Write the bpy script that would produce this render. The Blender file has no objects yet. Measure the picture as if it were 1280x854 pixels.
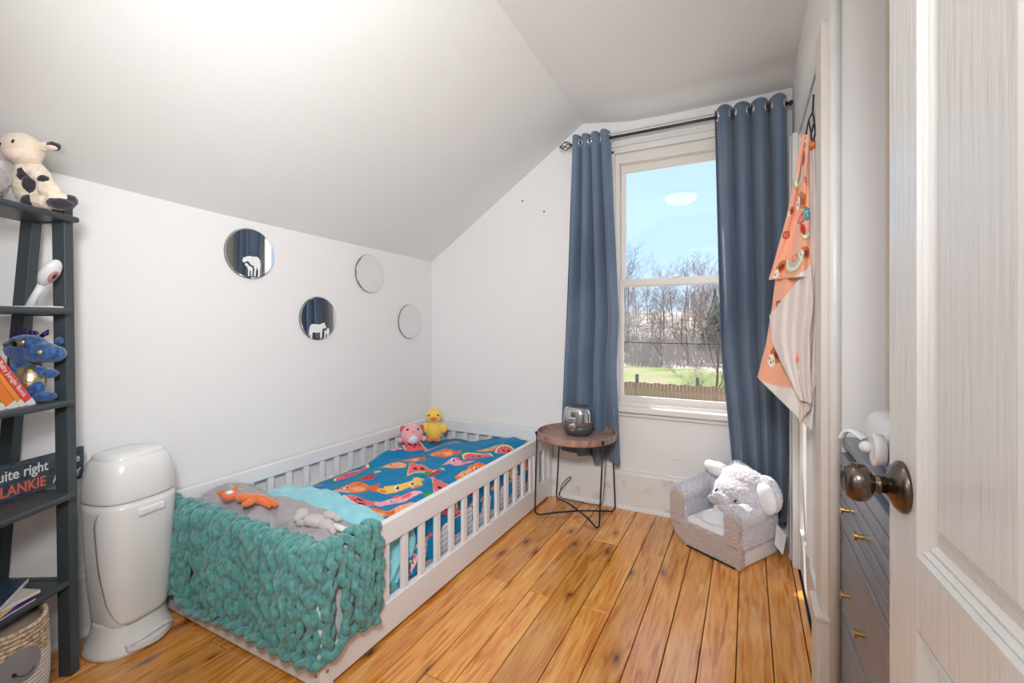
import bpy, math, random
import numpy as np
from mathutils import Vector, Matrix
random.seed(7); np.random.seed(7)
PI = math.pi
sc = bpy.context.scene
COL = sc.collection

# ------------------------------------------------------------ camera
CH = 1.15; YAW = math.atan(295/565.0)
cam = bpy.data.cameras.new('camera'); cam.sensor_width = 36; cam.lens = 565/1280*36
cam.shift_y = -22/1280; cam.clip_start = .02; cam.clip_end = 500
co = bpy.data.objects.new('camera', cam); COL.objects.link(co)
co.location = (0, 0, CH); co.rotation_euler = (PI/2, 0, YAW)
sc.camera = co
RV = Vector((math.cos(YAW), math.sin(YAW), 0)); FV = Vector((-math.sin(YAW), math.cos(YAW), 0))

# ------------------------------------------------------------ view
sc.view_settings.view_transform = 'Standard'; sc.view_settings.look = 'None'
sc.view_settings.gamma = 1; sc.view_settings.use_curve_mapping = False
sc.view_settings.exposure = 0.36

# ------------------------------------------------------------ sky
w = bpy.data.worlds.new('sky'); sc.world = w; w.use_nodes = True
nt = w.node_tree; nt.nodes.clear()
wo = nt.nodes.new('ShaderNodeOutputWorld'); bg = nt.nodes.new('ShaderNodeBackground')
tc = nt.nodes.new('ShaderNodeTexCoord'); sp = nt.nodes.new('ShaderNodeSeparateXYZ'); cr = nt.nodes.new('ShaderNodeValToRGB')
nt.links.new(tc.outputs['Generated'], sp.inputs[0]); nt.links.new(sp.outputs['Z'], cr.inputs[0])
e = cr.color_ramp.elements
e[0].position = 0.0; e[0].color = (.62, .80, .97, 1)
e[1].position = 1.0; e[1].color = (.2, .40, .8, 1)
n1 = cr.color_ramp.elements.new(.14); n1.color = (.45, .66, .90, 1)
n2 = cr.color_ramp.elements.new(.42); n2.color = (.42, .62, .90, 1)
nt.links.new(cr.outputs[0], bg.inputs[0]); bg.inputs[1].default_value = 1.15
nt.links.new(bg.outputs[0], wo.inputs[0])

# ------------------------------------------------------------ lights
def light(name, kind, loc, energy, color=(1, 1, 1), size=1, size_y=None, direction=None):
    l = bpy.data.lights.new(name, kind); l.energy = energy; l.color = color
    o = bpy.data.objects.new(name, l); COL.objects.link(o); o.location = loc
    if kind == 'AREA':
        l.size = size
        if size_y: l.shape = 'RECTANGLE'; l.size_y = size_y
    elif kind == 'SUN': l.angle = size
    else: l.shadow_soft_size = size
    if direction: o.rotation_euler = Vector(direction).to_track_quat('-Z', 'Y').to_euler()
    return o
light('sun', 'SUN', (-8, 8, 9), 6.0, (1, .94, .85), math.radians(.6), direction=(.52, -.42, -.80))
wp = light('window_portal', 'AREA', (-.36, 3.01, 1.44), 1, (1, 1, 1), .76, 1.6, direction=(0, -1, 0)); wp.data.cycles.is_portal = True
light('hall_fill', 'AREA', (-.3, -1.1, 2.40), 9, (1, .95, .90), .8, .8, direction=(0, .25, -1))  # added fill light entering by the doorway, not a known lamp
light('bounce_fill', 'AREA', (-.36, -.11, 1.32), 15, (1, .985, .97), .28, .28, direction=(-.58, -.03, .80))  # added unseen fill, aimed up and left to bounce off the slope

fl_ = light('camera_fill_spot', 'SPOT', (-.05, -.12, 1.72), 135, (.95, .975, 1), .16, direction=(-1.55, 2.3, -.55)); fl_.data.spot_size = math.radians(110); fl_.data.spot_blend = 1.0  # added fill spot by the camera, brightens bed side and far end
# ------------------------------------------------------------ materials
def N(nt, t, **k):
    n = nt.nodes.new(t)
    for a, b in k.items(): setattr(n, a, b)
    return n
def base_mat(name, col=(.8, .8, .8), rough=.5, metal=0, spec=.5):
    m = bpy.data.materials.new(name); m.use_nodes = True
    b = m.node_tree.nodes['Principled BSDF']
    b.inputs['Base Color'].default_value = (*col, 1); b.inputs['Roughness'].default_value = rough
    b.inputs['Metallic'].default_value = metal; b.inputs['Specular IOR Level'].default_value = spec
    return m, b
def S(r, g, b):
    f = lambda c: (c/255/12.92) if c/255 <= .04045 else ((c/255+.055)/1.055)**2.4
    return (f(r), f(g), f(b))
def add_bump(m, b, scale=50, strength=.2, dist=.002, detail=3, stretch=(1, 1, 1), coord='Object', kind='noise'):
    nt = m.node_tree
    tc = N(nt, 'ShaderNodeTexCoord'); mp = N(nt, 'ShaderNodeMapping'); mp.inputs['Scale'].default_value = stretch
    nt.links.new(tc.outputs[coord], mp.inputs[0])
    if kind == 'noise':
        no = N(nt, 'ShaderNodeTexNoise'); no.inputs['Scale'].default_value = scale; no.inputs['Detail'].default_value = detail; o = no.outputs[0]
    else:
        no = N(nt, 'ShaderNodeTexVoronoi'); no.inputs['Scale'].default_value = scale; o = no.outputs['Distance']
    nt.links.new(mp.outputs[0], no.inputs['Vector'])
    bu = N(nt, 'ShaderNodeBump'); bu.inputs['Strength'].default_value = strength; bu.inputs['Distance'].default_value = dist
    nt.links.new(o, bu.inputs['Height']); nt.links.new(bu.outputs[0], b.inputs['Normal'])
    return no, mp
def mottle(m, b, c1, c2, scale=20, detail=4, stretch=(1, 1, 1), p=(.35, .65), coord='Object'):
    nt = m.node_tree
    tc = N(nt, 'ShaderNodeTexCoord'); mp = N(nt, 'ShaderNodeMapping'); mp.inputs['Scale'].default_value = stretch
    nt.links.new(tc.outputs[coord], mp.inputs[0])
    no = N(nt, 'ShaderNodeTexNoise'); no.inputs['Scale'].default_value = scale; no.inputs['Detail'].default_value = detail
    nt.links.new(mp.outputs[0], no.inputs['Vector'])
    r = N(nt, 'ShaderNodeValToRGB'); r.color_ramp.elements[0].position = p[0]; r.color_ramp.elements[1].position = p[1]
    r.color_ramp.elements[0].color = (*c1, 1); r.color_ramp.elements[1].color = (*c2, 1)
    nt.links.new(no.outputs[0], r.inputs[0]); nt.links.new(r.outputs[0], b.inputs['Base Color'])
    return r
def mat(name, col, rough=.5, metal=0, spec=.5, bump=None, mot=None, sheen=0, coat=0, emis=0):
    m, b = base_mat(name, col, rough, metal, spec)
    if bump: add_bump(m, b, **bump)
    if mot: mottle(m, b, **mot)
    if sheen: b.inputs['Sheen Weight'].default_value = sheen; b.inputs['Sheen Roughness'].default_value = .5
    if coat: b.inputs['Coat Weight'].default_value = coat; b.inputs['Coat Roughness'].default_value = .15
    if emis: b.inputs['Emission Color'].default_value = (*col, 1); b.inputs['Emission Strength'].default_value = emis
    return m
def vcol_mat(name, rough=.8, bump=None, sheen=.2):
    m, b = base_mat(name, (1, 1, 1), rough, 0, .2)
    a = N(m.node_tree, 'ShaderNodeVertexColor'); a.layer_name = 'print'
    m.node_tree.links.new(a.outputs[0], b.inputs['Base Color'])
    b.inputs['Sheen Weight'].default_value = sheen
    if bump: add_bump(m, b, **bump)
    return m
M = {}
M['wall'] = mat('white_wall_paint', (.83, .82, .815), .75, bump=dict(scale=7, strength=.12, dist=.01, detail=4))
M['ceiling'] = mat('ceiling_paint', (.83, .835, .82), .85, bump=dict(scale=4, strength=.15, dist=.012, detail=3))
M['trim'] = mat('trim_gloss_paint', (.80, .79, .78), .35, mot=dict(c1=(.80, .79, .77), c2=(.73, .72, .70), scale=9, p=(.5, .8)))
M['bead'] = mat('baseboard_paint', (.76, .75, .74), .45, mot=dict(c1=(.66, .63, .62), c2=(.80, .79, .78), scale=14, p=(.30, .42)))
M['shaded_trim'] = mat('shade_tinted_trim_paint', (.72, .66, .60), .45)  # warm shade on the near closet casing, painted into its colour
M['vinyl'] = mat('window_vinyl', (.80, .76, .70), .35)
M['closet'] = mat('closet_door_paint', (.80, .81, .82), .3)
M['white'] = mat('white_bed_paint', (.82, .82, .83), .3)
M['mattress'] = mat('mattress_fabric', (.78, .78, .80), .9)
M['black'] = mat('black_shelf_paint', S(64, 73, 77), .38)
M['blackmetal'] = mat('black_powdercoat', (.012, .012, .013), .4)
M['rod'] = mat('rod_metal', (.05, .055, .065), .35, .6)
M['steel'] = mat('steel', (.8, .8, .8), .15, 1)
M['brass'] = mat('brass', S(206, 170, 100), .28, 1)
M['bronze'] = mat('oil_rubbed_bronze', (.16, .13, .11), .22, 1)
M['pail'] = mat('white_plastic', (.80, .80, .79), .22)
M['plastic'] = mat('gloss_white_plastic', (.80, .80, .82), .25)
M['eye'] = mat('black_bead', (.01, .01, .01), .15)
M['dark'] = mat('dark_gap', (.02, .02, .02), .9)
M['mirror'] = mat('mirror_glass', (.80, .81, .81), .01, 1)
M['etch'] = mat('frosted_etching', (.82, .84, .83), .6)
M['sign'] = mat('sign_board', S(58, 72, 84), .7, mot=dict(c1=S(44, 56, 70), c2=S(80, 92, 100), scale=25, stretch=(1, 1, 4)))
M['text_white'] = mat('sign_white_paint', (.8, .8, .78), .7)
M['text_red'] = mat('sign_red_paint', S(235, 110, 90), .7)
M['teal'] = mat('teal_chenille_yarn', S(78, 148, 144), .95, bump=dict(scale=320, strength=.9, dist=.004, detail=2), mot=dict(c1=S(66, 130, 128), c2=S(98, 164, 158), scale=60), sheen=.4)
M['greyduvet'] = mat('grey_comforter', S(170, 163, 166), .85, sheen=.1, bump=dict(scale=14, strength=.3, dist=.01))
M['aqua'] = mat('aqua_sheet', S(140, 208, 220), .75, sheen=.4, bump=dict(scale=16, strength=.35, dist=.012, stretch=(1, 2.2, 1)))
M['orange'] = mat('orange_plush', S(232, 118, 62), .9, sheen=.4, bump=dict(scale=200, strength=.5, dist=.003))
M['greyplush'] = mat('grey_plush', S(196, 188, 184), .95, sheen=.4, bump=dict(scale=220, strength=.6, dist=.003))
M['pink'] = mat('pink_plush', S(244, 170, 178), .9, sheen=.4, bump=dict(scale=200, strength=.4, dist=.002))
M['whiteplush'] = mat('white_plush', (.82, .82, .8), .9, sheen=.3, bump=dict(scale=200, strength=.4, dist=.002))
M['cream'] = mat('cream_plush', S(238, 222, 200), .95, sheen=.4, bump=dict(scale=150, strength=.7, dist=.004))
M['skinpink'] = mat('pink_muzzle', S(240, 214, 200), .9, sheen=.3)
M['blackfur'] = mat('black_fur_patch', S(50, 50, 58), .95, sheen=.3, bump=dict(scale=150, strength=.7, dist=.004))
M['lavfur'] = mat('lavender_grey_fur', S(178, 168, 172), .95, sheen=.5, bump=dict(scale=150, strength=.9, dist=.006))
M['yellow'] = mat('yellow_plush', S(248, 208, 92), .9, sheen=.4, bump=dict(scale=200, strength=.4, dist=.002))
M['blueplush'] = mat('blue_glitter_plush', S(30, 80, 145), .75, sheen=.5, bump=dict(scale=260, strength=.8, dist=.003), mot=dict(c1=S(18, 56, 108), c2=S(50, 110, 175), scale=90))
M['goldfoil'] = mat('gold_foil_fabric', S(214, 196, 150), .28, .85, bump=dict(scale=30, strength=.5, dist=.01))
M['purplefoil'] = mat('purple_sequin', S(70, 58, 110), .3, .7, bump=dict(scale=200, strength=.8, dist=.003, kind='vor'))
M['elfur'] = mat('grey_sherpa_fur', S(212, 208, 216), .95, sheen=.4, bump=dict(scale=150, strength=.8, dist=.006), mot=dict(c1=S(186, 181, 192), c2=S(224, 222, 230), scale=130, detail=2, p=(.3, .65)))
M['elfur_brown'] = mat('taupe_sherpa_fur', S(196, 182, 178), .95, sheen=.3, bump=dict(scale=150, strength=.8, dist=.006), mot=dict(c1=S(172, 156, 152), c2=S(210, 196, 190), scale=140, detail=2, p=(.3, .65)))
M['velour'] = mat('white_velour', S(232, 234, 238), .7, sheen=.5, bump=dict(scale=30, strength=.15, dist=.01))
M['walnut'] = mat('walnut_tray', S(160, 128, 114), .45, mot=dict(c1=S(128, 98, 86), c2=S(184, 152, 136), scale=9, detail=5, stretch=(1, 9, 1), p=(.3, .7)))
M['grey_plastic'] = mat('dark_grey_plastic', S(70, 76, 80), .35)
M['smoke'] = mat('smoked_chrome', S(190, 192, 196), .12, .9)
M['dresser'] = mat('slate_dresser_paint', S(112, 122, 134), .32, mot=dict(c1=S(100, 110, 124), c2=S(122, 130, 140), scale=6, stretch=(1, 1, 6)))
M['dresser_wood'] = M['dresser']
M['wicker'] = mat('seagrass_rope', S(222, 200, 168), .9, bump=dict(scale=160, strength=.9, dist=.004), mot=dict(c1=S(176, 146, 112), c2=S(238, 220, 192), scale=90, detail=2))
M['whiterope'] = mat('white_cotton_rope', S(232, 226, 218), .9, bump=dict(scale=160, strength=.6, dist=.003))
M['greyfelt'] = mat('grey_felt', S(150, 150, 154), .95)
M['towelbeige'] = mat('beige_towel_back', S(226, 214, 208), .95, sheen=.4, bump=dict(scale=220, strength=.6, dist=.003))
M['paper'] = mat('book_paper', (.78, .77, .72), .8)
M['glassy'] = None
def cm(name, rgb, rough=.5): 
    if name not in M: M[name] = mat(name, S(*rgb), rough)
    return M[name]

# oiled pine floor
def pine():
    m, b = base_mat('amber_pine_boards', (1, 1, 1), .22, 0, .45); nt = m.node_tree; L = nt.links.new
    geo = N(nt, 'ShaderNodeNewGeometry'); oi = N(nt, 'ShaderNodeObjectInfo')
    cx = N(nt, 'ShaderNodeCombineXYZ'); L(oi.outputs['Random'], cx.inputs[1])
    sc1 = N(nt, 'ShaderNodeVectorMath', operation='SCALE'); sc1.inputs['Scale'].default_value = 37; L(cx.outputs[0], sc1.inputs[0])
    ad = N(nt, 'ShaderNodeVectorMath', operation='ADD'); L(geo.outputs['Position'], ad.inputs[0]); L(sc1.outputs[0], ad.inputs[1])
    def noise(stretch, scale, detail, dist=0):
        mp = N(nt, 'ShaderNodeMapping'); mp.inputs['Scale'].default_value = stretch; L(ad.outputs[0], mp.inputs[0])
        no = N(nt, 'ShaderNodeTexNoise'); no.inputs['Scale'].default_value = scale; no.inputs['Detail'].default_value = detail
        no.inputs['Distortion'].default_value = dist; L(mp.outputs[0], no.inputs['Vector']); return no
    g = noise((14, 1.1, 1), 3.2, 6, 1.4)
    r = N(nt, 'ShaderNodeValToRGB'); el = r.color_ramp.elements
    el[0].position = .30; el[0].color = (*S(198, 112, 48), 1); el[1].position = .68; el[1].color = (*S(244, 184, 108), 1)
    el2 = el.new(.48); el2.color = (*S(232, 158, 82), 1)
    L(g.outputs[0], r.inputs[0])
    # board to board variation
    hv = N(nt, 'ShaderNodeHueSaturation'); mr = N(nt, 'ShaderNodeMapRange'); mr.inputs['To Min'].default_value = .80; mr.inputs['To Max'].default_value = 1.08
    L(oi.outputs['Random'], mr.inputs[0]); L(mr.outputs[0], hv.inputs['Value']); hv.inputs['Saturation'].default_value = 1.04; L(r.outputs[0], hv.inputs['Color'])
    # knots
    mpk = N(nt, 'ShaderNodeMapping'); mpk.inputs['Scale'].default_value = (4.1, 1.55, 1); L(ad.outputs[0], mpk.inputs[0])
    wn = noise((6, 4, 1), 2.0, 2); 
    vm = N(nt, 'ShaderNodeVectorMath', operation='ADD'); L(mpk.outputs[0], vm.inputs[0])
    sv = N(nt, 'ShaderNodeVectorMath', operation='SCALE'); sv.inputs['Scale'].default_value = .16; L(wn.outputs['Color'], sv.inputs[0]); L(sv.outputs[0], vm.inputs[1])
    vo = N(nt, 'ShaderNodeTexVoronoi', voronoi_dimensions='2D'); vo.inputs['Scale'].default_value = 1.0; L(vm.outputs[0], vo.inputs['Vector'])
    kr = N(nt, 'ShaderNodeValToRGB'); ke = kr.color_ramp.elements; ke[0].position = .01; ke[0].color = (1, 1, 1, 1); ke[1].position = .11; ke[1].color = (0, 0, 0, 1)
    k2 = ke.new(.045); k2.color = (.5, .5, .5, 1)
    L(vo.outputs['Distance'], kr.inputs[0])
    mx = N(nt, 'ShaderNodeMixRGB', blend_type='MIX'); mx.inputs[2].default_value = (*S(104, 52, 26), 1)
    L(kr.outputs[0], mx.inputs[0]); L(hv.outputs[0], mx.inputs[1])
    # dark smudges
    sm = noise((3.5, 1.2, 1), 2.2, 5, .5)
    sr = N(nt, 'ShaderNodeValToRGB'); sr.color_ramp.elements[0].position = .62; sr.color_ramp.elements[0].color = (0, 0, 0, 1); sr.color_ramp.elements[1].position = .80; sr.color_ramp.elements[1].color = (.6, .6, .6, 1)
    L(sm.outputs[0], sr.inputs[0])
    mx2 = N(nt, 'ShaderNodeMixRGB', blend_type='MIX'); mx2.inputs[2].default_value = (*S(120, 64, 34), 1)
    L(sr.outputs[0], mx2.inputs[0]); L(mx.outputs[0], mx2.inputs[1])
    L(mx2.outputs[0], b.inputs['Base Color'])
    bu = N(nt, 'ShaderNodeBump'); bu.inputs['Strength'].default_value = .18; bu.inputs['Distance'].default_value = .003
    L(g.outputs[0], bu.inputs['Height']); L(bu.outputs[0], b.inputs['Normal'])
    rr = N(nt, 'ShaderNodeMapRange'); rr.inputs['To Min'].default_value = .16; rr.inputs['To Max'].default_value = .34
    L(sm.outputs[0], rr.inputs[0]); L(rr.outputs[0], b.inputs['Roughness'])
    b.inputs['Coat Weight'].default_value = .6; b.inputs['Coat Roughness'].default_value = .15; b.inputs['Coat IOR'].default_value = 1.7
    return m
M['pine'] = pine()
# embossed wood grain white door
def graindoor():
    m, b = base_mat('embossed_white_door', (.78, .78, .77), .24, 0, .6)
    add_bump(m, b, scale=6, strength=.42, dist=.004, detail=7, stretch=(16, 16, 1.1))
    return m
M['graindoor'] = graindoor()
# curtain with open weave
def curtain_mat():
    m, b = base_mat('slate_blue_curtain', S(110, 130, 152), .8, 0, .2); nt = m.node_tree
    b.inputs['Sheen Weight'].default_value = .3
    mottle(m, b, S(100, 119, 142), S(128, 147, 170), scale=3, stretch=(1, 1, .4))
    add_bump(m, b, scale=260, strength=.35, dist=.002, stretch=(1, .3, .35), kind='vor')
    tr = N(nt, 'ShaderNodeBsdfTranslucent'); tr.inputs[0].default_value = (*S(120, 140, 170), 1)
    mx = N(nt, 'ShaderNodeMixShader'); mx.inputs[0].default_value = .22
    out = nt.nodes['Material Output']
    nt.links.new(b.outputs[0], mx.inputs[1]); nt.links.new(tr.outputs[0], mx.inputs[2]); nt.links.new(mx.outputs[0], out.inputs[0])
    return m
M['curtain'] = curtain_mat()
def glass_mat():
    m = bpy.data.materials.new('window_glass'); m.use_nodes = True; nt = m.node_tree; nt.nodes.clear()
    o = N(nt, 'ShaderNodeOutputMaterial'); t = N(nt, 'ShaderNodeBsdfTransparent'); g = N(nt, 'ShaderNodeBsdfGlossy'); g.inputs['Roughness'].default_value = .0
    f = N(nt, 'ShaderNodeFresnel'); ge = N(nt, 'ShaderNodeNewGeometry'); mr = N(nt, 'ShaderNodeMapRange'); mr.inputs['To Min'].default_value = 1.45; mr.inputs['To Max'].default_value = 1/1.45
    nt.links.new(ge.outputs['Backfacing'], mr.inputs[0]); nt.links.new(mr.outputs[0], f.inputs[0])
    mx = N(nt, 'ShaderNodeMixShader'); nt.links.new(f.outputs[0], mx.inputs[0]); nt.links.new(t.outputs[0], mx.inputs[1]); nt.links.new(g.outputs[0], mx.inputs[2]); nt.links.new(mx.outputs[0], o.inputs[0])
    return m
M['glass'] = glass_mat()
M['lamp_glass'] = mat('lit_lamp_glass', (1, .93, .86), .4, emis=4.0)

# ------------------------------------------------------------ mesh builder
def wm(o):
    m = o.matrix_basis.copy()
    while o.parent: o = o.parent; m = o.matrix_basis @ m
    return m
class MB:
    def __init__(s): s.v = []; s.f = []; s.c = None
    def add(s, vs, fs):
        k = len(s.v); s.v += [tuple(p) for p in vs]; s.f += [tuple(i+k for i in q) for q in fs]; return s
    def box(s, x0, x1, y0, y1, z0, z1, mtx=None):
        vs = [(x, y, z) for z in (z0, z1) for y in (y0, y1) for x in (x0, x1)]
        if mtx: vs = [mtx @ Vector(p) for p in vs]
        return s.add(vs, [(0, 2, 3, 1), (4, 5, 7, 6), (0, 1, 5, 4), (2, 6, 7, 3), (0, 4, 6, 2), (1, 3, 7, 5)])
    def prism(s, poly, d0, d1, fn):
        """poly 2D, extruded d0..d1; fn(a,b,d)->xyz"""
        n = len(poly); vs = [fn(a, b, d0) for a, b in poly]+[fn(a, b, d1) for a, b in poly]
        fs = [tuple(range(n))[::-1], tuple(range(n, 2*n))]+[(i, (i+1) % n, n+(i+1) % n, n+i) for i in range(n)]
        return s.add(vs, fs)
    def tube(s, path, r, n=8, closed=False, flat=1):
        P = [Vector(p) for p in path]; m = len(P)
        R = r if hasattr(r, '__len__') else [r]*m
        T = []
        for i in range(m):
            a = P[(i-1) % m] if (closed or i > 0) else P[i]; b = P[(i+1) % m] if (closed or i < m-1) else P[i]
            t = b-a; T.append(t.normalized() if t.length > 1e-9 else Vector((0, 0, 1)))
        up = Vector((0, 0, 1)) if abs(T[0].z) < .9 else Vector((1, 0, 0))
        nrm = (up-T[0]*up.dot(T[0])).normalized(); vs = []
        for i in range(m):
            nrm = (nrm-T[i]*nrm.dot(T[i]))
            nrm = nrm.normalized() if nrm.length > 1e-6 else T[i].orthogonal().normalized()
            bi = T[i].cross(nrm)
            for k in range(n):
                a = 2*PI*k/n; vs.append(P[i]+(nrm*math.cos(a)*flat+bi*math.sin(a))*R[i])
        fs = [(i*n+k, i*n+(k+1) % n, ((i+1) % m)*n+(k+1) % n, ((i+1) % m)*n+k) for i in range(m if closed else m-1) for k in range(n)]
        if not closed: fs += [tuple(range(n))[::-1], tuple((m-1)*n+k for k in range(n))]
        return s.add(vs, fs)
    def lathe(s, prof, c=(0, 0, 0), n=32, sx=1, sy=1, mtx=None, pw=1):
        vs = []; m = len(prof)
        for r, z in prof:
            for k in range(n):
                a = 2*PI*k/n; ca, sa = math.cos(a), math.sin(a)
                if pw != 1: ca = math.copysign(abs(ca)**pw, ca); sa = math.copysign(abs(sa)**pw, sa)
                p = Vector((r*ca*sx, r*sa*sy, z))
                if mtx: p = mtx @ p
                vs.append(p+Vector(c))
        fs = [(i*n+k, i*n+(k+1) % n, (i+1)*n+(k+1) % n, (i+1)*n+k) for i in range(m-1) for k in range(n)]
        if prof[0][0] > 1e-6: fs.append(tuple(range(n))[::-1])
        if prof[-1][0] > 1e-6: fs.append(tuple((m-1)*n+k for k in range(n)))
        return s.add(vs, fs)
    def ell(s, c, r, rot=None, nu=20, nv=12):
        r = r if hasattr(r, '__len__') else (r, r, r); vs = []; mt = rot or Matrix.Identity(3)
        for i in range(nv+1):
            t = PI*i/nv
            for k in range(nu):
                a = 2*PI*k/nu; vs.append(mt @ Vector((r[0]*math.sin(t)*math.cos(a), r[1]*math.sin(t)*math.sin(a), r[2]*math.cos(t)))+Vector(c))
        return s.add(vs, [(i*nu+k, (i+1)*nu+k, (i+1)*nu+(k+1) % nu, i*nu+(k+1) % nu) for i in range(nv) for k in range(nu)])
    def grid(s, P, nu, nv):
        """P array [(nv),(nu),3]"""
        vs = np.asarray(P).reshape(-1, 3)
        return s.add(vs.tolist(), [(j*nu+i, j*nu+i+1, (j+1)*nu+i+1, (j+1)*nu+i) for j in range(nv-1) for i in range(nu-1)])
    def build(s, name, m, parent=None, smooth=False, bevel=0, local=False, remesh=0, disp=None, solid=0, sub=0, colors=None, merge=False, segs=2):
        me = bpy.data.meshes.new(name); vs = s.v
        if parent is not None and not local:
            iv = wm(parent).inverted(); A = np.array(vs); I = np.array(iv)
            vs = (A @ I[:3, :3].T+I[:3, 3]).tolist()
        me.from_pydata(vs, [], s.f); me.materials.append(m)
        if merge:
            import bmesh
            bm = bmesh.new(); bm.from_mesh(me); bmesh.ops.remove_doubles(bm, verts=bm.verts, dist=1e-5); bm.to_mesh(me); bm.free()
        if smooth: me.polygons.foreach_set('use_smooth', [True]*len(me.polygons))
        if colors is not None:
            at = me.color_attributes.new('print', 'FLOAT_COLOR', 'POINT')
            at.data.foreach_set('color', np.concatenate([colors, np.ones((len(colors), 1))], 1).astype('f').ravel())
        me.update()
        o = bpy.data.objects.new(name, me); COL.objects.link(o)
        if parent is not None: o.parent = parent
        if bevel:
            b = o.modifiers.new('bevel', 'BEVEL'); b.width = bevel; b.segments = segs; b.limit_method = 'ANGLE'; b.angle_limit = .6
            if segs > 1: me.polygons.foreach_set('use_smooth', [True]*len(me.polygons)); wn = o.modifiers.new('wn', 'WEIGHTED_NORMAL'); wn.keep_sharp = True
        if remesh:
            r = o.modifiers.new('remesh', 'REMESH'); r.mode = 'VOXEL'; r.voxel_size = remesh; r.use_smooth_shade = True
            q = o.modifiers.new('smooth', 'SMOOTH'); q.iterations = 4
        if disp:
            t = bpy.data.textures.new(name+'_fluff', 'CLOUDS'); t.noise_scale = disp[0]; t.noise_depth = 2
            d = o.modifiers.new('fluff', 'DISPLACE'); d.texture = t; d.strength = disp[1]; d.texture_coords = 'LOCAL'
        if solid: q = o.modifiers.new('solid', 'SOLIDIFY'); q.thickness = solid; q.offset = 0
        if sub: q = o.modifiers.new('sub', 'SUBSURF'); q.levels = sub; q.render_levels = sub
        return o
def thing(name, label, cat, loc=(0, 0, 0), rz=0, group=None, kind=None):
    o = bpy.data.objects.new(name, None); COL.objects.link(o); o.empty_display_size = .1
    o.location = loc; o.rotation_euler = (0, 0, rz)
    o.matrix_basis = Matrix.Translation(loc) @ Matrix.Rotation(rz, 4, 'Z')
    return tag(o, label, cat, group, kind)
def tag(o, label=None, cat=None, group=None, kind=None):
    if label: o['label'] = label
    if cat: o['category'] = cat
    if group: o['group'] = group
    if kind: o['kind'] = kind
    return o
def struct(o, label, cat): return tag(o, label, cat, kind='structure')
def rot(ax, deg): return Matrix.Rotation(math.radians(deg), 3, ax)
def smooth(a, b, x): t = np.clip((x-a)/(b-a), 0, 1); return t*t*(3-2*t)
def wob(x, y, seed=0, n=6, f=6.0):
    """smooth pseudo noise"""
    rs = np.random.RandomState(seed); z = 0*x
    for i in range(n):
        a = rs.rand()*2*PI; k = f*(.5+rs.rand()*1.3); z = z+np.sin(k*(x*math.cos(a)+y*math.sin(a))+rs.rand()*6.28+1.3*np.sin(k*.6*(y*math.cos(a)-x*math.sin(a))+rs.rand()*6))
    return z/n

# ============================================================ STRUCTURE
XL, XR, YB, YF = -2.19, .21, 2.84, 0.0
ZC = 2.46
def lw_top(y): return float(np.interp(y, [0, .687, 1.273, 2.84], [1.70, 1.687, 1.662, 1.631]))
def ridge_x(y): return -.905-(y-1.57)*.045
# floor (boards are parts)
fl = MB().box(XL-.1, 1.0, -1.7, YB+.1, -.12, -.022).build('floor', M['dark'])
struct(fl, 'amber pine floor of narrow boards with dark gaps and knots', 'floor')
seams = [-2.19, -2.07, -1.955, -1.85, -1.75, -1.637, -1.525, -1.415, -1.30, -1.182, -1.063, -.943, -.838, -.737, -.600, -.486, -.366, -.260, -.149, -.036, .0755, .185, .21]
joints = {9: [1.0], 10: [1.187-.5, 1.775, 2.34], 11: [1.187, 2.7], 12: [.6, 1.765], 13: [1.2-.6, 2.34], 14: [1.765], 15: [.5, 2.335], 8: [1.9], 7: [1.2], 6: [.8, 2.1], 5: [1.6], 4: [.95], 16: [.6], 18: [.3], 20: [.45], 17: [.2]}
def board(x0, x1, y0, y1):
    g = .0016
    z = random.uniform(-.0012, 0.0)
    MB().box(x0+g, x1-g, y0+g, y1-g, -.021, z).build('plank', M['pine'], fl, bevel=.0016, segs=1)
for i in range(len(seams)-1):
    ys = [-1.7]+sorted([-.6]+joints.get(i, []))+[YB]
    for a, b in zip(ys[:-1], ys[1:]): board(seams[i], seams[i+1], a, b)
x = .21
while x < 1.0:
    for a, b in ((-1.7, .3+.3*math.sin(x*40)), (.3+.3*math.sin(x*40), 1.55)): board(x, x+.113, a, b)
    x += .113
# left wall
def wall_top_poly(b, x0, x1):
    ys = [-.12, .687, 1.0, 1.273, 2.0, YB+.12]
    for a, c in zip(ys[:-1], ys[1:]):
        za, zc = lw_top(a)+.02, lw_top(c)+.02
        b.add([(x0, a, 0), (x1, a, 0), (x1, c, 0), (x0, c, 0), (x0, a, za), (x1, a, za), (x1, c, zc), (x0, c, zc)],
              [(0, 3, 2, 1), (4, 5, 6, 7), (0, 1, 5, 4), (1, 2, 6, 5), (2, 3, 7, 6), (3, 0, 4, 7)])
b = MB(); wall_top_poly(b, XL-.12, XL)
struct(b.build('wall_left', M['wall'], bevel=0), 'white knee wall behind bed and shelf', 'wall')
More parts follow.
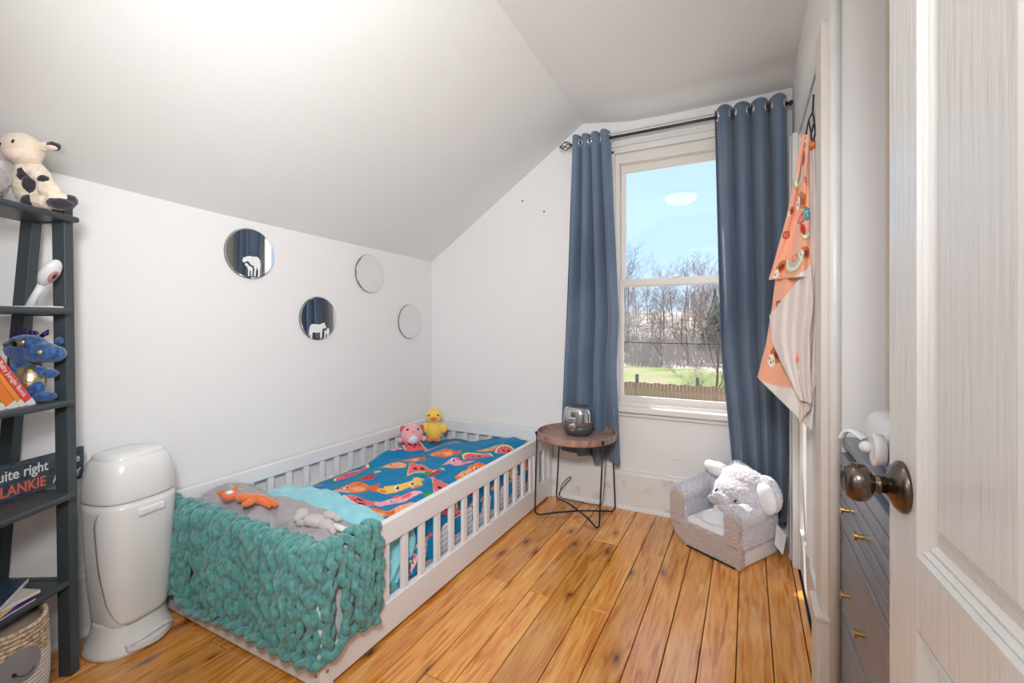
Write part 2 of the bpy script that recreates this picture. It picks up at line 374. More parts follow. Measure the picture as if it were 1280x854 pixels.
# back wall with window opening
WX0, WX1, WZ0, WZ1 = -.745, .035, .63, 2.235
b = MB(); fy = lambda a, z, d: (a, d, z)
b.prism([(XL, 0), (WX0, 0), (WX0, ZC), (-.96, ZC), (XL, 1.64)], YB, YB+.16, fy)
b.prism([(WX0, 0), (WX1, 0), (WX1, WZ0), (WX0, WZ0)], YB, YB+.16, fy)
b.prism([(WX0, WZ1), (WX1, WZ1), (WX1, ZC), (WX0, ZC)], YB, YB+.16, fy)
b.prism([(WX1, 0), (XR+.1, 0), (XR+.1, ZC), (WX1, ZC)], YB, YB+.16, fy)
wb = struct(b.build('wall_back', M['wall']), 'white gable wall with the window', 'wall')
for (px, pz) in ((-1.235, 1.918), (-1.40, 2.01)):
    MB().lathe([(.0, 0), (.006, 0), (.006, .002), (0, .0021)], (px, YB-.0005, pz), 10, mtx=Matrix.Rotation(PI/2, 3, 'X')).build('nail_hole', M['dark'], wb)
# right wall, closet opening y 1.68..2.50
b = MB()
b.box(XR, XR+.12, 1.55, 1.68, 0, ZC).box(XR, XR+.12, 2.50, YB, 0, ZC).box(XR, XR+.12, 1.68, 2.50, 2.05, ZC)
struct(b.build('wall_right', M['wall']), 'white right wall holding the closet door', 'wall')
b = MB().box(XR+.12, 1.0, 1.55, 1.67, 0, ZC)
struct(b.build('wall_recess', mat('bounce_tinted_wall_paint', S(226, 214, 200), .75)), 'plain wall of the recess behind the dresser', 'wall')  # warm bounce light on the recess wall is put into its colour
b = MB().box(.86, .98, -.12, 1.55, 0, ZC)
struct(b.build('wall_recess_side', M['wall']), 'side wall of the recess right of the dresser', 'wall')
b = MB().prism([(XL, 0), (-.62, 0), (-.62, 2.05), (.27, 2.05), (.27, 0), (.86, 0), (.86, ZC), (-.9, ZC), (XL, 1.70)], -.12, YF-.0, fy)
struct(b.build('wall_front', M['wall']), 'wall around the entry doorway behind the camera', 'wall')
b = MB().box(-1.3, -1.2, -1.7, -.12, 0, ZC).box(.7, .8, -1.7, -.12, 0, ZC).box(-1.3, .8, -1.8, -1.7, 0, ZC).box(-1.3, .8, -1.8, -.12, ZC, ZC+.1)
struct(b.build('wall_hall', M['wall']), 'walls of the hallway outside the door', 'wall')
# ceilings
ys = np.concatenate([np.linspace(-.12, 2.4, 10), np.linspace(2.45, YB+.1, 12)])
def flat_z(x, y): return ZC-.045*float(smooth(2.62, 2.84, np.array(y)))*float(smooth(-1.0, -.6, np.array(x)))+.008*math.sin(3*x+2*y)
xs = np.linspace(0, 1, 14)
P = np.array([[((ridge_x(y)+(1.0-ridge_x(y))*t), y, flat_z(ridge_x(y)+(1.0-ridge_x(y))*t, y)) for t in xs] for y in ys])
struct(MB().grid(P, 14, len(ys)).build('ceiling', M['ceiling'], smooth=True, solid=.0), 'flat white ceiling above the window', 'ceiling')
MB().box(-1.2, 1.1, -.12, YB+.2, ZC+.05, ZC+.15).build('ceiling_deck', M['ceiling'], bpy.data.objects['ceiling'])
xs = np.linspace(0, 1, 16); P = []
for y in ys:
    row = []
    for t in xs:
        x0, z0 = XL-.003, lw_top(y); x1, z1 = ridge_x(y), flat_z(ridge_x(y), y)
        row.append((x0+(x1-x0)*t, y, z0+(z1-z0)*t-.012*math.sin(t*PI)*math.sin(y*2.2)))
    P.append(row)
sl = struct(MB().grid(np.array(P), 16, len(ys)).build('ceiling_slope', M['ceiling'], smooth=True), 'sloping white ceiling over the bed', 'ceiling')
MB().prism([(XL-.15, 1.72), (-.9, 2.56), (-.9, 2.66), (XL-.15, 1.85)], -.12, YB+.2, fy).build('roof_deck', M['ceiling'], sl)
# baseboards
BBH = .235
def baseboard(name, pts, label):
    b = MB(); x0, y0, x1, y1 = pts
    d = Vector((x1-x0, y1-y0, 0)).normalized(); n = Vector((-d.y, d.x, 0))
    fn = lambda a, z, t: tuple(Vector((x0, y0, 0))+d*t+n*a+Vector((0, 0, z)))
    L = math.hypot(x1-x0, y1-y0)
    b.prism([(0, 0), (.018, 0), (.018, BBH-.02), (.012, BBH-.008), (.006, BBH), (0, BBH)], 0, L, fn)
    q = b.build(name, M['bead']); struct(q, label, 'baseboard')
    MB().prism([(.018, 0), (.034, 0), (.031, .012), (.024, .02), (.018, .022)], 0, L, fn).build('shoe_moulding', M['trim'], q)
    MB().prism([(0, BBH), (.014, BBH), (.010, BBH+.01), (0, BBH+.014)], 0, L, fn).build('top_bead', M['trim'], q)
baseboard('baseboard_back', (XR, YB, XL, YB), 'tall worn white baseboard under the window')
baseboard('baseboard_left', (XL, YB, XL, YF), 'tall white baseboard behind the bed')
baseboard('baseboard_right', (XR, 2.61, XR, YB), 'short white baseboard in the corner by the closet')
# window
win = thing('window_1', 'white double hung window between blue curtains', 'window', (-.35, YB, WZ0), kind='structure')
GY = 2.885
f = MB()
def frame(b, x0, x1, z0, z1, wl, wr, wb_, wt, y0, y1):
    b.box(x0, x1, y0, y1, z0, z0+wb_).box(x0, x1, y0, y1, z1-wt, z1).box(x0, x0+wl, y0, y1, z0+wb_, z1-wt).box(x1-wr, x1, y0, y1, z0+wb_, z1-wt); return b
frame(MB(), WX0, WX1, WZ0, WZ1, .022, .022, .03, .075, 2.845, 2.98).build('window_frame', M['vinyl'], win, bevel=.003)
up = frame(MB(), -.722, .012, 1.385, 2.165, .028, .028, .05, .05, 2.895, 2.925).build('upper_sash', M['vinyl'], win, bevel=.003)
MB().box(-.695, -.014, 2.907, 2.912, 1.43, 2.12).build('pane', M['glass'], up)
lo = frame(MB(), -.722, .012, .655, 1.432, .020, .020, .042, .045, 2.862, 2.892).build('lower_sash', M['vinyl'], win, bevel=.003)
MB().box(-.705, -.005, 2.875, 2.88, .695, 1.39).build('pane', M['glass'], lo)
MB().lathe([(0, 0), (.018, 0), (.016, .008), (.006, .014), (0, .014)], (-.385, 2.877, 1.432), 16, sx=1.6).build('sash_lock', M['vinyl'], lo)
cs = MB()
cs.box(-.80, WX0, YB-.022, YB, .60, 2.24).box(WX1, .09, YB-.022, YB, .60, 2.24).box(-.80, .09, YB-.022, YB, 2.22, 2.27)
cs.build('casing', M['trim'], win, bevel=.003)
hd = MB(); hd.box(-.80, .09, YB-.022, YB, 2.265, 2.345)
hd.box(-.815, .105, YB-.040, YB, 2.255, 2.27)
hd.box(-.80, .09, YB-.035, YB, 2.345, 2.36)
hd.build('head_casing', M['trim'], win, bevel=.004)
MB().box(-.815, .105, YB-.055, 2.86, .605, .640).build('window_sill', M['trim'], win, bevel=.006)
MB().box(-.79, .08, YB-.02, YB, .575, .605).build('apron', M['trim'], win, bevel=.003)
# closet door
cd = thing('door_1', 'white panelled closet door with a towel hung on it', 'door', (XR, 2.09, 0), kind='structure')
MB().box(XR+.006, XR+.04, 1.685, 2.495, .01, 2.04).build('door_leaf', M['closet'], cd, bevel=.002)
for (z0, z1) in ((.22, .80), (.92, 1.9)):
    for (y0, y1) in ((1.79, 2.05), (2.13, 2.39)):
        b = MB(); fx = lambda yy, zz, d: (d, yy, zz)
        for k in range(4):
            pa = [(y0, z0), (y1, z0), (y1, z1), (y0, z1)]; i = .02
            pb = [(y0+i, z0+i), (y1-i, z0+i), (y1-i, z1-i), (y0+i, z1-i)]
            a, c, d_, e_ = pa[k], pa[(k+1) % 4], pb[(k+1) % 4], pb[k]
            b.add([(XR+.006, *a), (XR+.006, *c), (XR-.004, (c[0]+d_[0])/2, (c[1]+d_[1])/2), (XR-.004, (a[0]+e_[0])/2, (a[1]+e_[1])/2), (XR+.006, *d_), (XR+.006, *e_)], [(0, 1, 2, 3), (3, 2, 4, 5)])
        b.build('panel_moulding', M['closet'], cd)
t1 = MB().box(XR-.024, XR, 2.50, 2.60, 0, 2.05).box(XR-.03, XR-.024, 2.575, 2.60, 0, 2.06).build('trim_1', M['trim'], bevel=.004)
struct(t1, 'white vertical closet casing in the corner by the curtain', 'trim')
t2 = MB().box(XR-.024, XR, 1.565, 1.68, .31, 2.02).build('trim_2', M['shaded_trim'], bevel=.003)
struct(t2, 'vertical closet casing nearest the dresser', 'trim')
t3 = MB().box(XR-.005, XR, 1.70, 2.50, 2.035, 2.10).build('trim_3', M['trim'], bevel=.003)
struct(t3, 'white head casing above the closet door', 'trim')
t4 = MB().box(XR-.034, XR, 1.548, 1.685, 0, .30).box(XR-.040, XR, 1.545, 1.69, .30, .316).build('trim_4', M['shaded_trim'], bevel=.003)
struct(t4, 'plinth block at the foot of the closet casing', 'trim')
t5 = MB().tube([(XR+.008, 1.555, 0), (XR+.008, 1.555, ZC)], .016, 12).build('trim_5', M['trim'], smooth=True)
struct(t5, 'rounded white corner bead of the wall by the dresser', 'trim')

# entry door leaf (camera stands in its doorway)
dx, dy = (.19-.245), (.873-.05); DL = math.hypot(dx, dy)
dd = thing('door_2', 'white wood-grain entry door standing open at right', 'door', (.245, .05, 0), math.atan2(dy, dx), kind='structure')
# local: x along leaf (0 hinge .. DL free edge), y to the left side of leaf = room side(+y faces camera side -x)
T = .035
st = [(DL-.1, DL), (0, .1), (DL/2-.05, DL/2+.05)]
rails = [(.02, .22), (.748, .846), (1.88, 2.03), (1.62, 1.70)]
b = MB()
for a, c in st: b.box(a, c, -T, 0, .02, 2.03)
for a, c in rails:
    b.box(.1, DL/2-.05, -T, 0, a, c).box(DL/2+.05, DL-.1, -T, 0, a, c)
b.build('door_frame', M['graindoor'], dd, local=True, bevel=.0015)
for (x0, x1) in ((.1, DL/2-.05), (DL/2+.05, DL-.1)):
    for (z0, z1) in ((.22, .748), (.846, 1.62), (1.70, 1.88)):
        b = MB(); prof = [(0, 0), (.003, -.006), (.008, -.0035), (.012, -.0095), (.018, -.007), (.024, -.013), (.036, -.012), (.055, -.003), (.058, -.003)]
        for (pa, pb) in zip(prof[:-1], prof[1:]):
            ra = [(x0+pa[0], z0+pa[0]), (x1-pa[0], z0+pa[0]), (x1-pa[0], z1-pa[0]), (x0+pa[0], z1-pa[0])]
            rb = [(x0+pb[0], z0+pb[0]), (x1-pb[0], z0+pb[0]), (x1-pb[0], z1-pb[0]), (x0+pb[0], z1-pb[0])]
            for k in range(4):
                q = (k+1) % 4
                b.add([(ra[k][0], pa[1], ra[k][1]), (ra[q][0], pa[1], ra[q][1]), (rb[q][0], pb[1], rb[q][1]), (rb[k][0], pb[1], rb[k][1])], [(0, 1, 2, 3)])
        i = .058; b.add([(x0+i, -.003, z0+i), (x1-i, -.003, z0+i), (x1-i, -.003, z1-i), (x0+i, -.003, z1-i)], [(0, 1, 2, 3)])
        b.box(x0, x1, -T+.004, -.016, z0, z1)
        b.build('door_panel', M['graindoor'], dd, local=True)
kx = DL-.053; RX = Matrix.Rotation(-PI/2, 3, 'X')
MB().lathe([(.036, 0), (.036, .004), (.030, .010), (.016, .017), (.0125, .020)], (kx, 0, .92), 40, mtx=RX).build('rose', M['bronze'], dd, local=True, smooth=True)
kb = MB().lathe([(.0125, .018), (.0122, .026), (.014, .027), (.014, .030), (.012, .031), (.012, .0345), (.019, .037), (.0252, .043), (.0275, .051), (.0265, .060), (.021, .067), (.014, .070), (.013, .068), (0, .068)], (kx, 0, .92), 40, mtx=RX).build('door_knob', M['bronze'], dd, local=True, smooth=True)
MB().box(DL-.001, DL+.002, -T+.006, -.006, .86, .98).build('latch_plate', M['bronze'], dd, local=True)
for z in (.25, 1.75): MB().tube([(-.004, .004, z), (-.004, .004, z+.09)], .006, 10).build('hinge', M['bronze'], dd, local=True)

# ceiling light (out of view, mirrored in the window pane)
cl = thing('ceiling_light', 'round flush ceiling lamp mirrored faintly in the upper window pane', 'lamp', (-.60, 1.0, 2.44))
MB().lathe([(.17, .02), (.17, -.01), (.16, -.02)], (-.60, 1.0, 2.45), 32).build('lamp_base', M['white'], cl, smooth=True)
MB().lathe([(.155, -.018), (.15, -.045), (.12, -.075), (.07, -.092), (0, -.098)], (-.60, 1.0, 2.45), 32).build('lamp_shade', M['lamp_glass'], cl, smooth=True)

# ============================================================ BED
BX0, BX1, BY0, BY1 = -2.165, -1.17, .965, 2.815
bed = thing('toddler_floor_bed', 'white wooden floor bed with slatted guard rails under the sloping ceiling', 'bed', ((BX0+BX1)/2, (BY0+BY1)/2, 0))
TH = .028
def rail(x0, x1, y0, y1, z0, z1, name): return MB().box(x0, x1, y0, y1, z0, z1).build(name, M['white'], bed, bevel=.004)
for (x0, x1, zt) in ((BX1-TH, BX1, .425), (BX0, BX0+TH, .440)):
    rail(x0, x1, BY0, BY1, zt-(.085 if x0 > -2 else .066), zt, 'top_rail'); rail(x0, x1, BY0, BY1, .012, .128, 'side_board')
    y = 1.032
    while y < BY1-.05:
        MB().box(x0+.006, x1-.006, y, y+.033, .128, zt-.06).build('slat', M['white'], bed, bevel=.002); y += .1045
    MB().box(x0+.002, x1-.002, 2.545, 2.60, .128, zt-.085).build('middle_post', M['white'], bed, bevel=.002)
for (y0, y1, zt) in ((BY0, BY0+TH, .425), (BY1-TH, BY1, .435)):
    rail(BX0+TH, BX1-TH, y0, y1, zt-.085, zt, 'end_rail'); rail(BX0+TH, BX1-TH, y0, y1, .012, .128, 'end_board')
    x = BX0+.09
    while x < BX1-.06:
        MB().box(x, x+.033, y0+.006, y1-.006, .128, zt-.085).build('slat', M['white'], bed, bevel=.002); x += .1045
for x in (BX0, BX1-.045):
    for y in (BY0, BY1-.045):
        MB().box(x-.002, x+.047, y-.002, y+.047, 0, .41).build('corner_post', M['white'], bed, bevel=.003)
for (x, z) in ((BX1-.02, .085), (BX1-.02, .055), (BX1-.02, .03)):
    MB().lathe([(0, 0), (.006, 0), (.0055, .0015), (0, .001)], (x, BY0-.0028, z), 12, mtx=Matrix.Rotation(PI/2, 3, 'X')).build('bolt', M['brass'], bed)
MB().lathe([(0, 0), (.006, 0), (.0055, .0015), (0, .001)], (BX1+.0028, BY0+.022, .062), 12, mtx=Matrix.Rotation(PI/2, 3, 'Y')).build('bolt', M['brass'], bed)
mt = MB().box(BX0+.035, BX1-.066, BY0+.04, BY1-.035, .06, .240).build('mattress', M['mattress'], bevel=.03, segs=4)
tag(mt, 'white mattress with fine grey stripes showing between the bed rail slats', 'mattress')
m_, b_ = base_mat('striped_sheet', (.8, .8, .8), .9); nt = m_.node_tree
wv = N(nt, 'ShaderNodeTexWave', wave_type='BANDS', bands_direction='Z'); wv.inputs['Scale'].default_value = 12; tcn = N(nt, 'ShaderNodeTexCoord'); nt.links.new(tcn.outputs['Object'], wv.inputs['Vector'])
rp = N(nt, 'ShaderNodeValToRGB'); rp.color_ramp.elements[0].color = (*S(196, 196, 208), 1); rp.color_ramp.elements[1].color = (*S(232, 230, 236), 1); rp.color_ramp.elements[0].position = .1; rp.color_ramp.elements[1].position = .3
nt.links.new(wv.outputs[0], rp.inputs[0]); nt.links.new(rp.outputs[0], b_.inputs['Base Color']); mt.data.materials[0] = m_

# ---- printed duvet
BLUE = S(4, 128, 178)
def C(*a): return np.array(S(*a))
OR, DOR, PE, YE, PK, HP, RED, GR, DG, LG, WH, BK = C(244, 128, 52), C(238, 96, 30), C(250, 172, 124), C(252, 200, 92), C(248, 172, 188), C(240, 106, 116), C(214, 24, 40), C(60, 160, 66), C(22, 110, 58), C(170, 220, 80), C(250, 244, 240), C(30, 22, 26)
class Print:
    """flat printed figures evaluated on cloth rest coordinates"""
    def __init__(s, X, Y, base): s.X, s.Y = X, Y; s.col = np.tile(np.array(base), (X.size, 1)); s.k = (1.0, 1.0)
    def local(s, cx, cy, ang, sc):
        ca, sa = math.cos(ang), math.sin(ang); dx, dy = s.X-cx, s.Y-cy
        return (dx*ca+dy*sa)/sc/s.k[0], (-dx*sa+dy*ca)/sc/s.k[1]
    def put(s, mask, col): s.col[mask] = col
    def el(s, L, cx, cy, rx, ry, col, cut=None, a=0):
        x, y = L; x, y = x-cx, y-cy; ca, sa = math.cos(a), math.sin(a); x, y = x*ca+y*sa, -x*sa+y*ca
        m = (x/rx)**2+(y/ry)**2 < 1
        if cut is not None: m &= cut
        s.put(m, col)
    def eye(s, L, x, y, r=.09):
        s.el(L, x, y, r*1.1, r*1.3, WH); s.el(L, x+.02, y, r*.7, r*.95, BK); s.el(L, x-.02, y+r*.4, r*.25, r*.3, WH)
    def fish(s, cx, cy, sc, ang=0, c1=OR, c2=DOR, belly=PE):
        L = s.local(cx, cy, ang, sc)
        for g, k in ((1.16, c1*.35+WH*.2), (1, c1)):
            s.el(L, -.1, 0, .62*g, .42*g, c1); s.el(L, -.05, .32, .25*g, .22*g, c1)
        x, y = L; s.put((x > .45) & (x < .95) & (abs(y) < (x-.35)*.62), c2); s.el(L, .88, 0, .1, .2, c2)
        s.el(L, .15, -.08, .30, .22, belly); s.el(L, -.72, -.05, .16, .12, belly); s.el(L, -.2, -.38, .16, .12, c2)
        s.el(L, .1, .36, .14, .1, c2); s.eye(L, -.32, .06, .12); s.el(L, -.05, -.16, .09, .035, DOR)
    def melon(s, cx, cy, sc, ang=0):
        L = s.local(cx, cy, ang, sc); x, y = L
        r = np.sqrt(x*x+y*y); a = y > -.05
        s.put((r < 1) & a, DG); s.put((r < .93) & a, LG); s.put((r < .86) & a, WH); s.put((r < .80) & a, HP)
        for q in ((-.5, .2), (.5, .2), (0, .6), (-.25, .55), (.3, .5)): s.el(L, q[0], q[1], .03, .06, BK)
        s.el(L, -.2, .28, .10, .12, BK); s.el(L, .2, .28, .10, .12, BK); s.el(L, 0, .13, .12, .05, RED)
    def wedge(s, cx, cy, sc, ang=0):
        L = s.local(cx, cy, ang, sc); x, y = L
        for k, c in ((0, DG), (.06, LG), (.13, WH), (.18, HP)):
            s.put((y > -.6+k) & (y < .8) & (abs(x+.1*y) < (.8-y)*.62-k*.3), c)
        s.put((y > -.6) & (y < -.48) & (abs(x) < .9), GR)
        s.el(L, -.15, -.08, .1, .12, BK); s.el(L, .2, -.12, .1, .12, BK); s.el(L, .03, -.28, .1, .05, RED)
    def bug(s, cx, cy, sc, ang=0):
        L = s.local(cx, cy, ang, sc); s.el(L, 0, 0, .5, .48, RED)
        for q in ((-.2, .2), (.2, .15), (0, -.2), (-.25, -.15), (.25, -.2)): s.el(L, q[0], q[1], .07, .07, BK)
        s.el(L, -.62, .35, .35, .16, GR, a=.6); s.el(L, .55, .5, .3, .13, LG, a=-.6)
    def bone(s, cx, cy, sc, ang=0):
        L = s.local(cx, cy, ang, sc); x, y = L
        s.put((abs(x) < .75) & (abs(y) < .23), YE); s.el(L, .7, .25, .25, .22, YE); s.el(L, .5, -.3, .24, .26, YE); s.el(L, -.78, -.1, .28, .2, YE)
        s.el(L, .5, -.35, .16, .15, OR); s.el(L, -.85, -.12, .16, .12, OR); s.eye(L, -.25, .05, .1); s.eye(L, .35, 0, .1)
    def pinkfish(s, cx, cy, sc, ang=0):
        L = s.local(cx, cy, ang, sc); x, y = L
        s.el(L, -.05, 0, .5, .33, PK); s.el(L, -.6, -.08, .2, .2, PK); s.put((x > .3) & (x < 1.0) & (abs(y-.25*(x-.3)) < .26*(1.05-x)), PK)
        s.el(L, .35, .05, .22, .12, HP, a=.3); s.eye(L, -.22, .1, .1); s.el(L, -.1, -.16, .12, .03, HP); s.el(L, .05, .36, .12, .1, HP)
    def carrot(s, cx, cy, sc, ang=0):
        L = s.local(cx, cy, ang, sc); x, y = L
        s.put((abs(x) < .7) & (abs(y) < .28+.12*x), PE); s.el(L, -.68, 0, .2, .2, OR); s.el(L, .7, 0, .2, .36, PE); s.el(L, .1, -.1, .06, .05, HP); s.el(L, -.1, .05, .05, .06, BK)
        for q in (.0, .3): s.put((abs(x-q) < .015) & (abs(y) < .3), OR)
def unz(u, v, Z):
    d = 565*(CH-Z)/(v-405); r = (u-640)/565*d
    p = RV*r+FV*d; return p.x, p.y
FIG = [('fish', 443, 612, .115, .15), ('wedge', 455, 634, .10, -.9), ('bone', 504, 608, .115, .35), ('pinkfish', 496, 626, .12, .35), ('carrot', 504, 641, .11, .9),
       ('bug', 460, 598, .075, .2), ('melon', 440, 588, .10, .5), ('carrot', 490, 586, .085, .35), ('pinkfish', 487, 570, .085, .5), ('wedge', 522, 589, .11, .5), ('bug', 543, 595, .06, 0),
       ('fish', 516, 575, .075, .2), ('fish', 556, 569, .10, .1), ('melon', 565, 556, .085, .2), ('melon', 598, 576, .10, .4), ('pinkfish', 572, 583, .10, .2), ('carrot', 583, 595, .08, .9),
       ('wedge', 552, 608, .095, .6), ('bug', 545, 621, .06, .3), ('fish', 601, 588, .085, .3), ('carrot', 408, 618, .12, -.5), ('pinkfish', 384, 601, .08, .4), ('melon', 520, 562, .10, .9),
       ('carrot', 614, 565, .10, 0), ('melon', 634, 569, .08, .2), ('fish', 470, 648, .08, .3), ('melon', 560, 628, .09, .5), ('pinkfish', 540, 560, .06, 0), ('bug', 588, 606, .06, 0), ('bone', 642, 580, .08, .2), ('fish', 655, 570, .08, .2)]
ang0 = YAW
def duvet():
    nu, nv = 330, 360
    s = np.linspace(-.01, 1.19, nu); t = np.linspace(0, 1, nv)
    Sx, Tt = np.meshgrid(s, t)
    ynear = np.interp(Sx, [0, .25, .55, .85, 1.2], [1.56, 1.50, 1.43, 1.38, 1.44])
    Y = ynear+(2.772-ynear)*Tt
    xl = -2.118; xe = -1.235                     # bed clear width, then the cloth falls inside the rail
    flat = xe-xl
    R = .05; over = np.clip(Sx-(flat-R), 0, None); arc = np.clip(over/(R*PI/2), 0, 1); hang = np.clip(over-R*PI/2, 0, None)
    X = xl+np.minimum(Sx, flat-R)+R*np.sin(arc*PI/2)
    lift = .018*wob(Sx, Y, 3, 7, 9)+.5*(-.040*np.abs(wob(Sx*1.2+.5*Y, Y*.6, 41, 4, 8))+.02)+.018*wob(Sx*1.4+.4*Y, Y*.5, 5, 6, 16)+.007*wob(Sx, Y*.6, 8, 6, 38)
    ridge = .085*np.exp(-((Sx-.13-(.12)*(2.3-Y))/.055)**2)*smooth(1.75, 2.15, Y)*(1-smooth(2.45, 2.7, Y))
    fold = .022*np.exp(-((Sx-.63+.25*(Y-2.0))/.035)**2)*smooth(1.6, 1.9, Y)*(1-smooth(2.3, 2.6, Y))
    Z0 = np.interp(Sx, [0, .12, .45, .7, .9, 1.2], [.258, .285, .335, .335, .300, .295])+lift*1.1*np.interp(Sx, [0, .15], [.35, 1])+ridge+fold
    Z0 = Z0+.02*(1-smooth(0, .10, Tt))
    hlen = np.interp(Y, [1.38, 1.6, 1.8, 2.0, 2.4, 2.6, 2.8], [.15, .15, .10, .085, .09, .13, .20])+.012*np.sin(Y*31)
    hf = np.clip(hang/.245, 0, 1)*hlen
    Z = Z0-R*(1-np.cos(arc*PI/2))-hf
    X = X+np.where(hang > 0, .010*np.sin(Y*34+Sx*3)*np.clip(hang/.1, 0, 1), 0); X = np.minimum(X, -1.206)
    pr = Print((xl+Sx).ravel(), Y.ravel(), BLUE); pr.k = (1.05, 1.5)
    for k, u, v, sc_, a in FIG:
        cx, cy = unz(u, v, .325); getattr(pr, k)(cx, cy, sc_, ang0+a)
    pr.k = (1, 1)
    for i in range(11):                          # figures on the falling side
        yy = 1.42+i*.125; xx = xl+flat+.02+.09*((i*7) % 3)/2+.03
        kk = ('melon', 'fish', 'pinkfish', 'wedge', 'carrot')[i % 5]
        getattr(pr, kk)(xx, yy, .062, 1.57+.5*math.sin(i*2.1))
    P = np.stack([X, Y, Z], -1)
    m = vcol_mat('printed_duvet_cotton', .8, bump=dict(scale=26, strength=.5, dist=.01), sheen=.08)
    o = MB().grid(P, nu, nv).build('printed_blanket', m, smooth=True, colors=pr.col)
    return tag(o, 'bright blue blanket printed with fish, watermelon slices and ladybugs on the bed', 'blanket')
duvet()
def aqua():
    nu, nv = 170, 90
    Sx, Tt = np.meshgrid(np.linspace(0, 1.17, nu), np.linspace(0, 1, nv))
    y1 = np.interp(Sx, [0, .25, .55, .85, 1.2], [1.565, 1.512, 1.445, 1.395, 1.42])
    wd = np.interp(Sx, [0, .3, .6, .9, 1.2], [.24, .22, .15, .12, .14])
    Y = y1-wd+wd*Tt
    xl, xe = -2.115, -1.235; flat = xe-xl; R = .05
    over = np.clip(Sx-(flat-R), 0, None); arc = np.clip(over/(R*PI/2), 0, 1); hang = np.clip(over-R*PI/2, 0, None)
    X = xl+np.minimum(Sx, flat-R)+R*np.sin(arc*PI/2)
    Z = np.interp(Sx, [0, .12, .45, .7, .9, 1.2], [.275, .305, .350, .350, .318, .312])+.035*np.sin(Tt*PI)**.6-.045*np.abs(wob(Sx*2.5+Y, Y, 21, 5, 10))-.022*np.abs(wob(Sx*2, Y*1.5, 22, 5, 22))+.026
    Z = Z-R*(1-np.cos(arc*PI/2))-hang*1.0
    Y = Y+.02*np.sin(hang*30)
    X = np.minimum(X+np.where(hang > 0, .012*np.sin(Tt*9+hang*8), 0), -1.205)
    o = MB().grid(np.stack([X, Y, Z], -1), nu, nv).build('aqua_sheet', M['aqua'], smooth=True)
    tag(o, 'light aqua sheet folded in a band between the grey comforter and the printed blanket', 'sheet')
    # bunched bit hanging inside the rail
    b = MB(); us = np.linspace(0, 1, 40); vs = np.linspace(0, 1, 46)
    U, V = np.meshgrid(us, vs)
    Yb = 1.285+.19*U+.03*np.sin(V*4); Zb = .30-.185*V+.02*np.sin(U*PI)
    Xb = -1.222+.012*np.sin(U*15+V*5)-.02*(1-np.sin(U*PI))
    Xb = np.minimum(Xb, -1.204)
    b.grid(np.stack([Xb, Yb, Zb], -1), 40, 46); b.build('hanging_fold', M['aqua'], o, smooth=True)
    U, V = np.meshgrid(np.linspace(0, 1, 60), np.linspace(0, 1, 60))
    Yb = 1.375+.11*U+.015*np.sin(V*6); Zb = .225-.085*V-.03*(1-U)+.012*np.sin(U*7); Xb = np.minimum(-1.208+.008*np.sin(U*14+V*9)-.006, -1.203)
    pr = Print(U.ravel()*.11, V.ravel()*-.09, BLUE); pr.bug(.03, -.055, .045, .3); pr.pinkfish(.075, -.03, .04, 1.2); pr.carrot(.06, -.075, .03, .2)
    MB().grid(np.stack([Xb, Yb, Zb], -1), 60, 60).build('printed_hem', vcol_mat('printed_hem_cotton', .8), o, smooth=True, colors=pr.col)
aqua()
def comforter():
    nu, nv = 130, 80
    Sx, Tt = np.meshgrid(np.linspace(0, 1, nu), np.linspace(0, 1, nv))
    X = -2.115+.875*Sx
    y1 = np.interp(Sx, [0, .35, .7, 1], [1.345, 1.34, 1.33, 1.27])
    Y = 1.015+(y1-1.015)*Tt
    Z = .275+.125*np.sin(np.clip(Tt*.92+.02, 0, 1)*PI)**.55*np.interp(Sx, [0, .1, .5, .85, 1], [.95, 1.15, 1.05, .95, .55])
    Z = Z+.020*wob(Sx*1.6, Y*3, 31, 7, 9)-.050*np.abs(wob(Sx*1.5+Y*2, Y*3.5, 33, 5, 7))-.028*np.abs(wob(Sx*2-Y*3, Y*5, 35, 5, 11))+.030-.02*np.exp(-((Tt-.5-.25*np.sin(Sx*7))/.05)**2)
    o = MB().grid(np.stack([X, Y, Z], -1), nu, nv).build('grey_comforter', M['greyduvet'], smooth=True)
    tag(o, 'rumpled grey comforter heaped at the near end of the bed', 'blanket')
comforter()
